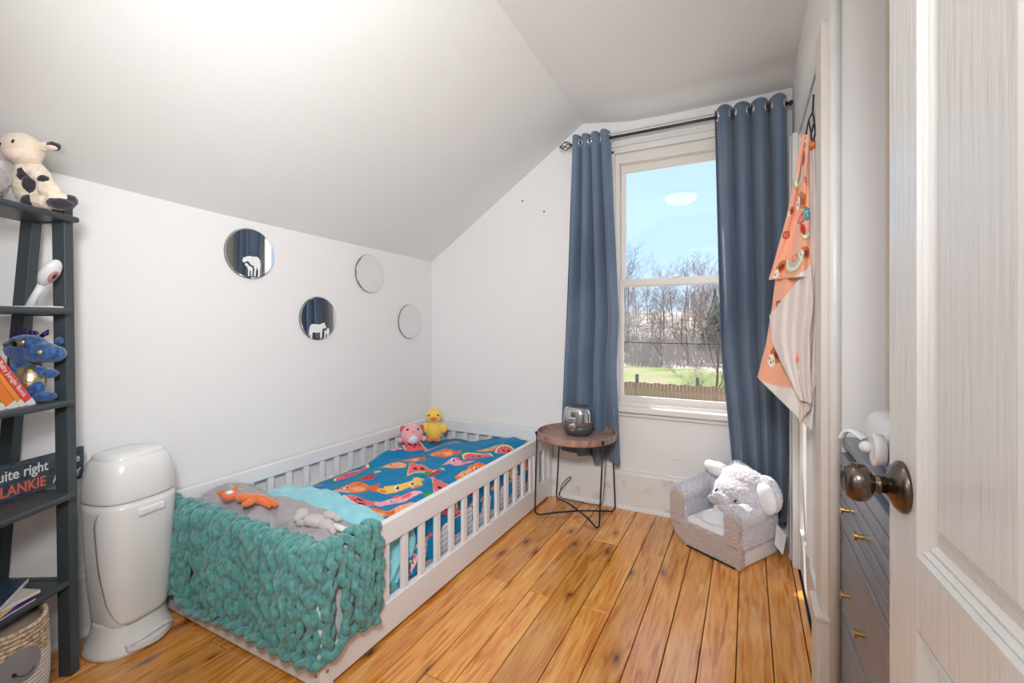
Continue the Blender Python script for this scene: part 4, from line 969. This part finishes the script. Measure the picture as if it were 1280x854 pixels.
# ============================================================ SIDE TABLE
TX, TY, TZ, TR = -.905, 2.565, .485, .232
tb = thing('side_table', 'small round walnut tray table on thin black wire legs beside the bed', 'table', (TX, TY, 0))
MB().lathe([(0, -.012), (TR-.006, -.012), (TR, -.006), (TR+.003, .026), (TR, .028), (TR-.004, .027), (TR-.008, .004), (TR-.02, 0), (0, 0)], (TX, TY, TZ), 64).build('tray_top', M['walnut'], tb, smooth=False, merge=True)
feet = [(-1.135, 2.470), (-1.12, 2.775), (-.735, 2.455), (-.72, 2.745)]
tops = []
for fx_, fy_ in feet:
    d = Vector((fx_-TX, fy_-TY, 0)).normalized(); tops.append(Vector((TX, TY, TZ+.015))+d*(TR+.004))
def leg_path(i): 
    f = Vector((*feet[i], .006)); t = tops[i]; c = Vector((TX, TY, .0)); c.z = .012
    pts = [t, t.lerp(f, .5), t.lerp(f, .93)]
    e = f+(Vector((TX, TY, .006))-f).normalized()*.03
    a = t.lerp(f, .93)
    for k in range(1, 6):
        q = k/6; pts.append(a*(1-q)**2+f*2*q*(1-q)+e*q*q)
    return pts+[e]
for (i, j, zz) in ((0, 3, .0), (1, 2, .012)):
    pa, pb = leg_path(i), leg_path(j)
    mid = [pa[-1].lerp(pb[-1], q)+Vector((0, 0, zz+.012*math.sin(q*PI))) for q in (.15, .3, .5, .7, .85)]
    MB().tube(pa+mid[:3], .0048, 8).build('leg', M['blackmetal'], tb, smooth=True)
    MB().tube(pb+mid[::-1][:3], .0048, 8).build('leg', M['blackmetal'], tb, smooth=True)
for t in tops: MB().box(t.x-.008, t.x+.008, t.y-.008, t.y+.008, TZ+.002, TZ+.02).build('bracket', M['blackmetal'], tb)
# bottle warmer
wx, wy = -.905, 2.595
bwm = thing('bottle_warmer', 'rounded smoked chrome bottle warmer with a dark base on the walnut table', 'appliance', (wx, wy, TZ))
def rr_(prof, m, nm): return loft([[(x+wx, y+wy, zz+TZ) for x, y, zz in superring(r, r*.92, z, 40, .8)] for r, z in prof]).build(nm, m, bwm, smooth=True)
rr_([(.060, .001), (.072, .010), (.082, .035), (.085, .06)], M['grey_plastic'], 'base')
rr_([(.085, .0605), (.0865, .09), (.085, .13), (.079, .155), (.068, .168), (.062, .170)], M['smoke'], 'cover')
rr_([(.058, .1705), (.056, .175), (.03, .176)], M['grey_plastic'], 'lid')
dk_ = Vector((.15, -.98, 0)).normalized()
RK = Matrix.Rotation(math.atan2(dk_.y, dk_.x), 3, 'Z') @ Matrix.Rotation(PI/2, 3, 'Y')
kp = Vector((wx, wy, TZ))+Matrix.Rotation(-.25, 3, 'Z') @ dk_*.080+Vector((0, 0, .058))
MB().lathe([(0, 0), (.022, 0), (.022, .006), (.018, .008), (.017, .006), (.012, .006), (.010, .014), (0, .014)], kp, 28, mtx=RK).build('dial', M['steel'], bwm)
MB().box(-.022, .022, -.0015, .0015, -.0025, .0025).build('mark', M['text_white'], bwm, local=True).location = (kp.x-wx, kp.y-wy+.0005-.004, .112)
# cord
pts = [(-.86, 2.70, .50), (-.80, 2.78, .46), (-.775, 2.79, .38), (-.79, 2.785, .28), (-.80, 2.78, .12), (-.815, 2.78, .02), (-.86, 2.775, .006), (-.95, 2.77, .006), (-1.04, 2.77, .008), (-1.10, 2.77, .03), (-1.06, 2.78, .10), (-1.02, 2.78, .145), (-1.035, 2.785, .15), (-1.085, 2.785, .09), (-1.10, 2.78, .012)]
def spline(p, n=8):
    p = [Vector(q) for q in p]; out = []
    for i in range(len(p)-1):
        a, b_, c, d = p[max(i-1, 0)], p[i], p[i+1], p[min(i+2, len(p)-1)]
        for k in range(n):
            t = k/n; out.append(.5*((2*b_)+(c-a)*t+(2*a-5*b_+4*c-d)*t*t+(3*b_-a-3*c+d)*t**3))
    return out+[p[-1]]
tag(MB().tube(spline(pts), .0024, 6).build('power_cord', M['blackmetal'], smooth=True), 'thin black cord looping behind the walnut table by the baseboard', 'cord')
# small beige plate on wall
tag(MB().box(-.405, -.362, YB-.006, YB, .335, .347).build('wall_plate', M['vinyl'], bevel=.001), 'tiny beige plate on the wall below the window sill', 'plate')

# ============================================================ CURTAINS
CY = 2.735; RZ = 2.292
rd = thing('curtain_rod', 'dark metal curtain rod with a twisted cage finial spanning the window', 'rod', (-.4, CY, RZ))
MB().tube([(-.995, CY, RZ), (-.40, CY, RZ-.002), (.19, CY, RZ)], .0085, 12).build('pole', M['rod'], rd, smooth=True)
for (x_, s_) in ((-.995, -1),):
    for k in range(5):
        pts = []
        for i in range(13):
            q = i/12; a = 2*PI*k/5+q*2.2; r_ = .024*math.sin(PI*q)+.003; pts.append((x_+s_*(.004+.075*q), CY+r_*math.cos(a), RZ+r_*math.sin(a)))
        MB().tube(pts, .0028, 6).build('finial_wire', M['rod'], rd, smooth=True)
    MB().ell((x_+s_*.082, CY, RZ), .006).build('finial_tip', M['rod'], rd, smooth=True)
MB().ell((.196, CY, RZ), (.010, .014, .014)).build('finial_tip', M['rod'], rd, smooth=True)
for x_ in (-.965, .15):
    MB().tube([(x_, YB-.003, RZ-.03), (x_, CY+.02, RZ-.015), (x_, CY, RZ-.012)], .005, 8).build('bracket', M['rod'], rd, smooth=True)
def curtain(label, xt0, xt1, xl, xr, zb, nf, seed, amp):
    """xl/xr: edge x as function of z"""
    nu, nv = 220, 110; rs = np.random.RandomState(seed)
    U, V = np.meshgrid(np.linspace(0, 1, nu), np.linspace(0, 1, nv))
    ztop = RZ+.045
    zb_u = zb+.018*np.sin(U*5+seed)+.012*np.sin(U*17)
    Z = ztop+(zb_u-ztop)*V
    X0, X1 = xl(Z), xr(Z)
    ph = U*nf*2*PI+.35
    drift = .9*smooth(.15, 1, V)*np.sin(U*4+seed)
    a = amp*(1-.25*V)+.006*np.sin(V*5+U*9)
    Uw = U+.28/(nf*2*PI)*np.sin(2*ph)*0
    X = X0+(X1-X0)*(Uw+.022*np.sin(V*3+U*11)*V)+.012*np.sin(ph*1.0+PI/2)*(1-V)
    Y = CY+a*np.sin(ph+drift)+.006*np.sin(ph*2+V*6)*V+.010*V*np.sin(U*23+V*3)
    Y = np.minimum(Y, YB-.058)
    t = thing('curtain', label, 'curtain', ((xt0+xt1)/2, CY, zb), group='blue curtains')
    MB().grid(np.stack([X, Y, Z], -1), nu, nv).build('cloth', M['curtain'], t, smooth=True, solid=.0025)
    # hem line and grommets where the rod pierces the cloth
    for k in range(nf*2):
        u = (PI*(k+1)-.35)/(nf*2*PI)
        if 0 < u < 1:
            x = xt0+(xt1-xt0)*u+.012*math.sin(PI*(k+1)+PI/2)
            mt_ = Matrix.Rotation(math.radians(22*(-1)**k), 3, 'Z') @ Matrix.Rotation(PI/2, 3, 'Y')
            MB().lathe([(.017, -.004), (.0265, -.0035), (.0275, 0), (.0265, .0035), (.017, .004), (.015, 0), (.017, -.004)], (x, CY, RZ+.0), 28, mtx=mt_).build('grommet', M['steel'], t, smooth=True)
    return t
f1 = lambda xs_, zs_: (lambda z: np.interp(z, zs_, xs_))
curtain('long blue curtain left of the window, ending behind the round table', -1.005, -.765, f1([-1.085, -1.065, -1.03, -1.005], [.3, .9, 1.7, 2.34]), f1([-.695, -.715, -.70, -.765], [.3, .9, 1.2, 2.34]), .315, 4, 1, .038)
curtain('long blue curtain right of the window, swept into the corner', -.175, .165, f1([-.055, -.09, -.14, -.155, -.175], [.1, .5, 1.0, 1.5, 2.34]), f1([.175, .185, .18, .165], [.1, .5, 1.5, 2.34]), .10, 4, 4, .036)

# ============================================================ ELEPHANT CHAIR
A0 = Vector((-.365, 2.545, 0)); A1 = Vector((-.03, 2.345, 0)); ex = (A1-A0).normalized(); W_ = .385
chz = math.atan2(ex.y, ex.x)
ch = thing('elephant_armchair', 'grey fluffy toddler armchair with a sleepy elephant head and white seat', 'armchair', (A0.x, A0.y, 0), chz)
# local: x along the front (0..W), y to the back (0..D)
D_ = .33
def R_(parts, m, name, vox=.006, disp=(.012, .010), extra=None):
    b = MB()
    for p in parts:
        if p[0] == 'b': b.box(*p[1:])
        else: b.ell(*p)
    if extra: extra(b)
    return b.build(name, m, ch, smooth=True, remesh=vox, disp=disp, local=True)
# lower front band with cut bottom corner curve
fp = [(0.0, .09), (.025, .04), (.09, .0), (W_, 0), (W_, .13), (W_-.09, .125), (.075, .125), (0, .13)]
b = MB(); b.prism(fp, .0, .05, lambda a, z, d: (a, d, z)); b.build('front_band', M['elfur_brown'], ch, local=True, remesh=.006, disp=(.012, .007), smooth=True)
b = MB(); b.box(.01, W_-.0, .03, D_, .0, .125); b.build('base', M['velour'], ch, local=True, bevel=.015, segs=3)
# arms: rolled
def arm(x0, x1, zt, name):
    b = MB(); b.box(x0, x1, .02, D_-.02, .09, zt-.03)
    cx = (x0+x1)/2; r = (x1-x0)/2+.006
    b.tube([(cx, .015, zt-.035), (cx, .12, zt-.03), (cx, D_-.06, zt-.015)], [r, r*1.05, r*1.1], 20)
    return b.build(name, M['elfur'], ch, local=True, smooth=True, remesh=.006, disp=(.014, .012))
arm(-.01, .075, .280, 'arm'); arm(W_-.090, W_+.014, .252, 'arm')
for cx, zt in ((.032, .232), (W_-.038, .206)):
    b = MB(); b.box(cx-.036, cx+.036, -.008, .02, .10, zt-.005); b.tube([(cx, -.006, zt), (cx, .02, zt)], .040, 20)
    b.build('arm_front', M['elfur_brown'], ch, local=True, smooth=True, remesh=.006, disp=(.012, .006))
b = MB(); b.box(.078, W_-.088, .012, D_-.07, .10, .150); b.build('seat', M['velour'], ch, local=True, bevel=.025, segs=4)
# back
b = MB(); b.box(.05, W_-.03, D_-.10, D_, .1, .33); b.tube([(.07, D_-.05, .33), (W_/2, D_-.04, .37), (W_-.05, D_-.05, .33)], [.045, .055, .045], 16)
b.build('backrest', M['elfur'], ch, local=True, smooth=True, remesh=.006, disp=(.014, .012))
# head
hx, hy, hz = .262, .185, .30
R_([((hx, hy, hz), (.120, .095, .080)), ((hx+.005, hy+.03, hz+.035), (.128, .085, .085)), ((hx-.05, hy-.03, hz-.03), (.065, .055, .045)), ((hx+.07, hy-.01, hz-.02), (.07, .065, .06))], M['elfur'], 'head')
R_([((hx-.03, hy-.09, hz-.03), (.050, .030, .030)), ((hx-.075, hy-.075, hz-.05), (.040, .030, .025)), ((hx-.0, hy-.095, hz-.07), (.05, .03, .022)), ((hx+.045, hy-.085, hz-.06), (.04, .03, .025))], M['elfur'], 'trunk', disp=(.012, .006))
R_([((hx-.130, hy+.0, hz+.080), (.064, .026, .036), rot('Y', 18))], M['velour'], 'ear', disp=None)
R_([((hx-.115, hy+.03, hz+.080), (.055, .022, .030), rot('Y', 18))], M['elfur'], 'ear_back', disp=(.012, .007))
R_([((hx+.140, hy+.0, hz+.005), (.050, .034, .076), rot('Y', -15))], M['velour'], 'ear', disp=None)
R_([((hx+.135, hy+.04, hz+.02), (.062, .036, .090), rot('Y', -15))], M['elfur'], 'ear_back', disp=(.012, .008))
for (x_, z_) in ((hx-.040, .016), (hx+.045, -.016)):
    MB().tube([(x_-.006, hy-.118 if x_ < hx else hy-.094, hz+z_-.006), (x_+.002, hy-.124 if x_ < hx else hy-.100, hz+z_), (x_+.006, hy-.118 if x_ < hx else hy-.094, hz+z_+.008)], .0045, 6).build('eye', M['eye'], ch, local=True, smooth=True)
for (x_, z_) in ((hx-.068, -.022), (hx+.035, -.045)):
    MB().ell((x_, hy-.112, hz+z_), (.010, .012, .009)).build('tusk', M['whiteplush'], ch, local=True, smooth=True)
b = MB(); b.ell((hx-.055, .095, .160), (.082, .078, .036)); b.ell((hx-.03, .12, .2), (.06, .05, .05)); b.ell((hx-.09, .06, .160), (.03, .05, .026), rot('Z', 30)); b.build('bib', M['velour'], ch, local=True, smooth=True, remesh=.006, disp=(.05, .012))
b = MB(); vs = []
for (x_, y_, z_) in ((W_+.018, D_-.05, .16), (W_+.045, D_-.02, .11), (W_+.050, D_-.06, .03), (W_+.022, D_-.075, .07)): vs.append((x_, y_, z_))
b.add(vs+[(x_+.003, y_+.003, z_) for x_, y_, z_ in vs], [(0, 1, 2, 3), (7, 6, 5, 4), (0, 4, 5, 1), (1, 5, 6, 2), (2, 6, 7, 3), (3, 7, 4, 0)]); b.build('care_tag', M['velour'], ch, local=True)
MB().box(.10, W_-.02, -.004, .03, -.0, .008).build('base_edge', M['dark'], ch, local=True)

# ============================================================ TOWELS AND HOOK RACK ON THE CLOSET DOOR
Q0 = Vector((.040, 2.10, 0)); Q1 = Vector((.190, 1.84, 0)); qd = (Q1-Q0); qn = Vector((-qd.y, qd.x, 0)).normalized()
if qn.dot(-FV) < 0: qn = -qn
def onQ(u, v, off=0):
    r = (u-640)/565; q = RV*r+FV; t = (Q0+qn*off).dot(qn)/q.dot(qn); return Vector((q.x*t, q.y*t, CH+(405-v)/565*t))
def drape(left, right, nfold, amp, off, seed, nu=70, nv=150, ph=0):
    """left/right: lists of (v,u_edge); returns array of points and rest coordinates"""
    vl, ul = zip(*left); vr, ur = zip(*right); P = np.zeros((nv, nu, 3)); R = np.zeros((nv, nu, 2)); rs = random.Random(seed)
    for j in range(nv):
        f = j/(nv-1)
        va = vl[0]+(vl[-1]-vl[0])*f; vb = vr[0]+(vr[-1]-vr[0])*f
        a, b_ = np.interp(va, vl, ul), np.interp(vb, vr, ur)
        for i in range(nu):
            g = i/(nu-1); o = off+amp*(.35+.65*f)*math.sin(g*nfold*2*PI+ph+1.2*f)+.003*math.sin(g*23+f*9)
            p = onQ(a+(b_-a)*g, va+(vb-va)*g, o); P[j, i] = p; R[j, i] = (g*.34+f*.03, f*.72)
    return P, R
def towel_print(R, flip=False):
    X, Y = R[..., 0].ravel(), R[..., 1].ravel()
    pr = Print(X, Y, S(247, 178, 148)); pr.put(Y+.35*X > .80, C(236, 232, 226)); rs = random.Random(11)
    brown, teal, mint, ochre, red, cream = C(196, 116, 52), C(58, 150, 152), C(160, 214, 190), C(214, 170, 104), C(196, 40, 44), C(244, 238, 226)
    def arcs(cx, cy, s_, a):
        L = pr.local(cx, cy, a, s_); x, y = L; r = np.sqrt(x*x+(y*.8)**2)
        for r0, r1, c in ((.8, 1, ochre), (.6, .8, cream), (.38, .58, mint), (.12, .3, C(236, 128, 100))): pr.put((r > r0) & (r < r1) & (x > -.2), c)
    def bird(cx, cy, s_, a):
        L = pr.local(cx, cy, a, s_); pr.el(L, 0, 0, .9, .6, brown); pr.el(L, -.7, .35, .42, .45, cream); pr.el(L, -.8, .45, .09, .09, BK); pr.el(L, -.5, .4, .07, .09, BK); pr.el(L, .1, .05, .45, .3, C(150, 40, 40)); pr.el(L, -.95, .2, .16, .1, ochre)
    def leaf(cx, cy, s_, a):
        L = pr.local(cx, cy, a, s_); pr.el(L, 0, 0, 1, .45, C(130, 50, 30)); pr.el(L, 0, 0, .8, .32, C(236, 120, 92))
    arcs(.12, .20, .085, 1.5); bird(.23, .33, .075, .2); bird(.2, .12, .06, .3); leaf(.08, .50, .045, .1); arcs(.22, .62, .08, 1.2); bird(.07, .38, .035, 0); leaf(.29, .24, .03, .9)
    arcs(.30, .47, .06, 2.4); leaf(.26, .42, .06, -.4); L = pr.local(.31, .40, .3, .05); pr.el(L, 0, 0, 1, .7, teal)
    for k in range(14): pr.el(L, -.7+.1*k, .35*math.sin(k*2.3), .06, .08, WH)
    L = pr.local(.28, .48, .6, .05); pr.el(L, 0, 0, .8, .45, red); bird(.10, .66, .05, -.5); bird(.32, .6, .05, .4)
    L = pr.local(.20, .05, .2, .05); pr.el(L, 0, 0, .7, .5, cream); pr.el(L, .1, .1, .2, .4, BK, a=.6)
    return pr.col
tmat = vcol_mat('printed_towel_cloth', .9, bump=dict(scale=120, strength=.3, dist=.003), sheen=.3)
tw = thing('printed_towel', 'peach towel printed with rainbows and birds, hanging folded from the door hook', 'towel', tuple(onQ(1008, 400)), group='towels on the closet door')
Pm, Rm = drape([(168, 1003), (215, 995), (270, 984), (335, 966), (350, 961)], [(168, 1012), (215, 1010), (270, 1012), (330, 1013), (345, 1014)], 1.5, .014, .030, 1)
MB().grid(Pm, 70, 150).build('upper_fold', tmat, tw, smooth=True, solid=.004, colors=towel_print(Rm))
P2, R2 = drape([(330, 972), (380, 966), (430, 958), (472, 947)], [(330, 1018), (380, 1022), (450, 1022), (538, 1014)], 1.8, .012, .010, 2)
R2[..., 1] = R2[..., 1]*.6+.35
MB().grid(P2, 70, 150).build('lower_fold', tmat, tw, smooth=True, solid=.004, colors=towel_print(R2))
P3, R3 = drape([(395, 962), (430, 966), (460, 980), (500, 1000)], [(330, 1014), (380, 1016), (420, 1012), (505, 1014)], 1.2, .008, .028, 5)
MB().grid(P3, 70, 150).build('turned_back_side', M['towelbeige'], tw, smooth=True, solid=.003)
tw2 = thing('beige_towel', 'plain beige towel hanging behind the printed towel on the closet door', 'towel', tuple(onQ(1014, 400, -.02)))
P4, R4 = drape([(182, 1010), (260, 1010), (380, 1006), (480, 996), (528, 1000)], [(182, 1018), (260, 1020), (380, 1021), (480, 1019), (512, 1012)], 1.2, .005, .012, 7)
MB().grid(P4, 70, 150).build('cloth', M['towelbeige'], tw2, smooth=True, solid=.005)
rk = thing('hook_rack', 'black wire over-door rack holding the towels, with a wooden hook ball', 'rack', (XR-.03, 1.95, 1.9))
def rp_(u, v, x=XR-.012): return onX(u, v, x)
def onXv(u, v): return rp_(u, v)
nodes = [(1017, 118), (1016, 140), (1011, 150), (1018, 152), (1008, 165), (1014, 168), (1019, 166), (1004, 178), (1010, 182), (1016, 182)]
for a, c in ((0, 1), (1, 2), (1, 3), (2, 4), (2, 5), (3, 5), (3, 6), (4, 7), (4, 8), (5, 8), (5, 9), (6, 9)):
    MB().tube([onXv(*nodes[a]), onXv(*nodes[c])], .0028, 6).build('wire', M['blackmetal'], rk, smooth=True)
p = onQ(1015, 183, .02); q_ = onXv(1016, 182)
MB().tube([q_, q_.lerp(p, .6)+Vector((0, 0, -.01)), p], .0035, 8).build('hook', M['blackmetal'], rk, smooth=True)
MB().ell(p+Vector((0, 0, .003)), (.016, .016, .013)).build('hook_ball', cm('orange_wood', (214, 128, 62), .4), rk, smooth=True)
p = onQ(1004, 172, .03); MB().tube([onXv(1004, 178), p], .0035, 8).build('hook', M['blackmetal'], rk, smooth=True)

# ============================================================ DRESSER
ds = thing('dresser', 'slate blue chest of drawers with brass knobs behind the open door', 'dresser', (.24, 1.52, 0), math.radians(0))
DX, DY0, DY1, DH = .236, .62, 1.535, .838
MB().box(DX+.012, .70, DY0, DY1, .02, DH-.022).build('carcass', M['dark'] if False else M['dresser'], ds, bevel=.002)
MB().box(DX-.004, .705, DY0-.005, DY1+.003, DH-.022, DH).build('top', M['dresser'], ds, bevel=.003)
rows = [(.600, .800), (.368, .592), (.136, .360)]
mid = .97
for ri, (z0, z1) in enumerate(rows):
    for (y0, y1) in ((mid+.003, DY1-.014), (DY0+.014, mid-.003)):
        b = MB()
        dw = MB().box(DX+.002, DX+.014, y0, y1, z0, z1).build('drawer', M['dresser'], ds)
        if ri == 0:
            zz = z0; 
            for k in range(5):
                MB().box(DX-.010, DX+.003, y0, y1, z0+k*.040+.0018, z0+(k+1)*.040-.0018).build('slat', M['dresser'], dw, bevel=.003, segs=2)
        else:
            MB().box(DX-.008, DX+.003, y0, y1, z0+.001, z1-.001).build('drawer_front', M['dresser'], dw, bevel=.003)
        for yk in ((1.405, 1.245) if y0 > mid-.01 else (.86, .74)):
            MB().lathe([(.0055, .008), (.0055, .021), (.0095, .022), (.0095, .028), (0, .0285)], (DX, yk, (z0+z1)/2-.022 if ri == 0 else (z0+z1)/2-.018), 20, mtx=Matrix.Rotation(-PI/2, 3, 'Y')).build('knob', M['brass'], dw, smooth=False)
MB().box(DX+.02, .69, DY0+.01, DY1-.01, 0, .02).build('plinth', M['dresser'], ds)
# white box appliance on dresser
wb_ = thing('white_storage_box', 'low white plastic box with a round latch plate on top of the dresser', 'box', (.36, 1.25, DH))
loft([[(.372+x, 1.26+y, DH+z) for x, y, _ in superring(a, b_, 0, 56, .35)] for z, a, b_ in [(.0, .112, .215), (.01, .118, .221), (.06, .115, .218), (.085, .108, .211), (.094, .095, .198), (.096, .06, .16)]]).build('body', M['plastic'], wb_, smooth=True)
MB().lathe([(0, .012), (.033, .012), (.035, -.002), (.035, -.005), (.031, -.008), (.025, -.007), (0, -.006)], (.240, 1.20, DH+.046), 36, mtx=Matrix.Rotation(PI/2, 3, 'Y')).build('latch_plate', M['plastic'], wb_, smooth=True)
MB().ell((.226, 1.225, DH+.045), (.012, .012, .012)).build('button', M['plastic'], wb_, smooth=True)
b = MB(); pts = [(.226, 1.235, DH+.060), (.210, 1.25, DH+.072), (.197, 1.26, DH+.068), (.190, 1.265, DH+.052)]
b.tube(spline(pts, 5), [.013]*16, 10, flat=.35); b.build('latch', M['plastic'], wb_, smooth=True)

# ============================================================ OUTSIDE
GZ = -3.0
gm, gb = base_mat('spring_lawn', (1, 1, 1), .95)
gr_ = mottle(gm, gb, S(128, 140, 80), S(176, 152, 128), scale=.16, detail=7, p=(.40, .62))
gq = gr_.color_ramp.elements.new(.5); gq.color = (*S(150, 156, 100), 1)
dm, db = base_mat('leaf_litter_ground', (1, 1, 1), .95)
mottle(dm, db, S(164, 140, 118), S(226, 214, 196), scale=.35, detail=9, p=(.42, .58))
def ground_z(x, y):
    return GZ+.02*smooth(8, 46, y)*0+smooth(48, 120, y)*7.5+.25*np.sin(x*.11)+.15*np.sin(y*.2)
nx, ny = 90, 110
Xg, Yg = np.meshgrid(np.linspace(-110, 70, nx), np.linspace(5, 190, ny))
Zg = ground_z(Xg, Yg)
vs = np.stack([Xg, Yg, Zg], -1)
struct(MB().grid(vs, nx, ny).build('ground', dm, smooth=True), 'brown leaf litter hillside behind the lawn', 'ground')
# lawn patch: wedge seen through the lower window
Xg, Yg = np.meshgrid(np.linspace(-24, 14, 50), np.linspace(14, 50, 50))
Zl = ground_z(Xg, Yg)+.06-.5*smooth(.85, 1.0, np.sqrt(((Xg+10.5)/14)**2+((Yg-30)/19)**2))
struct(MB().grid(np.stack([Xg, Yg, Zl], -1), 50, 50).build('lawn', gm, smooth=True), 'bright green lawn beyond the fence', 'lawn')
FYY = 19.5
fn = thing('board_fence', 'weathered tan board fence at the bottom of the yard', 'fence', (-4, FYY, GZ))
fw = mat('weathered_fence_board', S(206, 176, 142), .85, mot=dict(c1=S(150, 114, 88), c2=S(196, 162, 132), scale=3, stretch=(3, 3, .6)))
fd = mat('grey_fence_post', S(120, 112, 104), .85)
brd = MB().box(-.068, .068, -.01, .01, 0, 1.62).build('board', fw, fn, local=True)
k = 0; x = -9.5
while x < 2.5:
    o = brd if k == 0 else brd.copy()
    if k: COL.objects.link(o)
    o.parent = fn; o.location = (x+4, 0, .05+.02*math.sin(k*1.7)); x += .148; k += 1
k = 0; x = -9.0
po = MB().box(-.06, .06, .02, .14, 0, 2.0).build('post', fd, fn, local=True)
while x < 2.5:
    o = po if k == 0 else po.copy()
    if k: COL.objects.link(o)
    o.parent = fn; o.location = (x+4, 0, 0); x += 2.4; k += 1
for z in (.35, 1.35): MB().box(-5.5, 6.5, .011, .05, z, z+.09).build('rail', fw, fn, local=True)
wr = MB().tube([(-60+120*i/20, 30, 1.9-2.0*math.sin(PI*i/20)) for i in range(21)], .03, 5)
tag(wr.build('utility_wire', M['blackmetal']), 'dark utility wire sagging across the trees outside the window', 'wire')
# bare trees
def tree_mesh(seed, H, spread, depth, twig, col):
    rs = random.Random(seed); V, F = [], []
    def seg(a, b, ra, rb, n=3):
        d = (b-a).normalized(); u = d.orthogonal().normalized(); w_ = d.cross(u); k = len(V)
        for p, r_ in ((a, ra), (b, rb)):
            for i in range(n):
                q = 2*PI*i/n; V.append(tuple(p+(u*math.cos(q)+w_*math.sin(q))*r_))
        for i in range(n): F.append((k+i, k+(i+1) % n, k+n+(i+1) % n, k+n+i))
    def grow(p, d, L, r, lev):
        if lev > depth: return
        n = 3 if lev < 2 else 2
        for i in range(n):
            q = p+d*(L/n); seg(p, q, r, r*.82, 5 if lev == 0 else 3); p = q; r *= .82
            d = (d+Vector((rs.uniform(-1, 1), rs.uniform(-1, 1), rs.uniform(-.3, .7)))*.16).normalized()
            if lev < depth:
                for _ in range(2 if lev else 2):
                    a = rs.random()*2*PI; s_ = spread*rs.uniform(.6, 1.2)
                    nd = (d+Vector((math.cos(a), math.sin(a), rs.uniform(-.1, .5)))*s_).normalized()
                    grow(p, nd, L*rs.uniform(.42, .62), max(r*.55, twig), lev+1)
    grow(Vector((0, 0, 0)), Vector((0, 0, 1)), H*.55, H*.011, 0)
    me = bpy.data.meshes.new('bare_tree'); me.from_pydata(V, [], F); me.materials.append(col); return me
bk1 = mat('grey_bark', S(150, 134, 124), .9); bk2 = mat('pale_bark', S(184, 172, 164), .9); bk3 = mat('brown_bark', S(122, 102, 92), .9)
tm = [tree_mesh(1, 11, .75, 4, .012, bk1), tree_mesh(2, 12, .9, 4, .012, bk2), tree_mesh(3, 13, .65, 4, .013, bk3), tree_mesh(4, 9, 1.0, 4, .010, bk2), tree_mesh(5, 7, 1.1, 4, .009, bk1)]
rs = random.Random(9); nT = 0
near = [(-1.3, 22.5, 2, .46, 'tall dark bare tree rising just beyond the fence, right of the lawn'), (-2.5, 23.5, 4, .42, 'low forked bare tree beyond the fence in front of the lawn'), (-.2, 25, 3, .42, 'pale bare tree beyond the fence beside the curtain'), (-11.3, 33, 1, .95, 'pale bare tree left of the lawn by the window frame')]
for x, y, k, s_, lab in near:
    o = bpy.data.objects.new('bare_tree', tm[k]); COL.objects.link(o); o.location = (x, y, float(ground_z(np.array(x), np.array(y)))-.1); o.scale = (s_,)*3; o.rotation_euler.z = rs.random()*6
    tag(o, lab, 'tree')
placed = []
for y0, y1, n, sc0, sc1 in ((47, 56, 22, .45, .72), (58, 74, 34, .55, .9), (76, 100, 44, .75, 1.15)):
    for i in range(n):
        for _try in range(30):
            y = rs.uniform(y0, y1); fx_ = rs.uniform(-.34, .10); x = fx_*y
            if all((x-a)**2+(y-c)**2 > 7.5 for a, c in placed): break
        placed.append((x, y))
        o = bpy.data.objects.new('bare_tree', tm[rs.randrange(5)]); COL.objects.link(o)
        o.location = (x, y, float(ground_z(np.array(x), np.array(y)))-.2); s_ = rs.uniform(sc0, sc1); o.scale = (s_, s_, s_*rs.uniform(.9, 1.1)); o.rotation_euler.z = rs.random()*6
        tag(o, 'bare leafless tree in the woodland behind the lawn', 'tree', 'woodland trees behind the lawn')
# brush understory
b = MB(); rs2 = random.Random(4); V, F = [], []
for i in range(3200):
    y = rs2.uniform(46, 72); x = rs2.uniform(-.36, .12)*y; z = float(ground_z(np.array(x), np.array(y))); h_ = rs2.uniform(.8, 3.6); dx = rs2.uniform(-1.6, 1.6); k = len(V); t_ = rs2.uniform(.02, .05)
    V += [(x-t_, y, z), (x+t_, y+.02, z), (x+dx, y+rs2.uniform(-.5, .5), z+h_)]; F.append((k, k+1, k+2))
tag(b.add(V, F).build('brush', bk2), 'pale tangled brush at the foot of the woodland', 'brush', kind='stuff')
# conifer
cf = thing('conifer', 'dark green conifer above the woodland by the right curtain', 'tree', (-3.3, 56, 2.0))
cfm = mat('conifer_green', S(92, 112, 92), .9)
b = MB(); rs3 = random.Random(2)
zc0 = float(ground_z(np.array(-3.3), np.array(56.))); 
for i in range(1400):
    q = rs3.random(); z = zc0+1.5+q*6.4; r_ = (1-q)*2.4*rs3.uniform(.5, 1); a = rs3.random()*2*PI; c_, s_ = math.cos(a), math.sin(a)
    b.add([(-3.3, 56, z+.25), (-3.3+c_*r_-s_*.16, 56+s_*r_+c_*.16, z-.25*r_), (-3.3+c_*r_+s_*.16, 56+s_*r_-c_*.16, z-.25*r_-.1)], [(0, 1, 2)])
b.build('needles', cfm, cf); MB().tube([(-3.3, 56, zc0), (-3.3, 56, zc0+7.9)], [.18, .02], 6).build('trunk', bk3, cf)
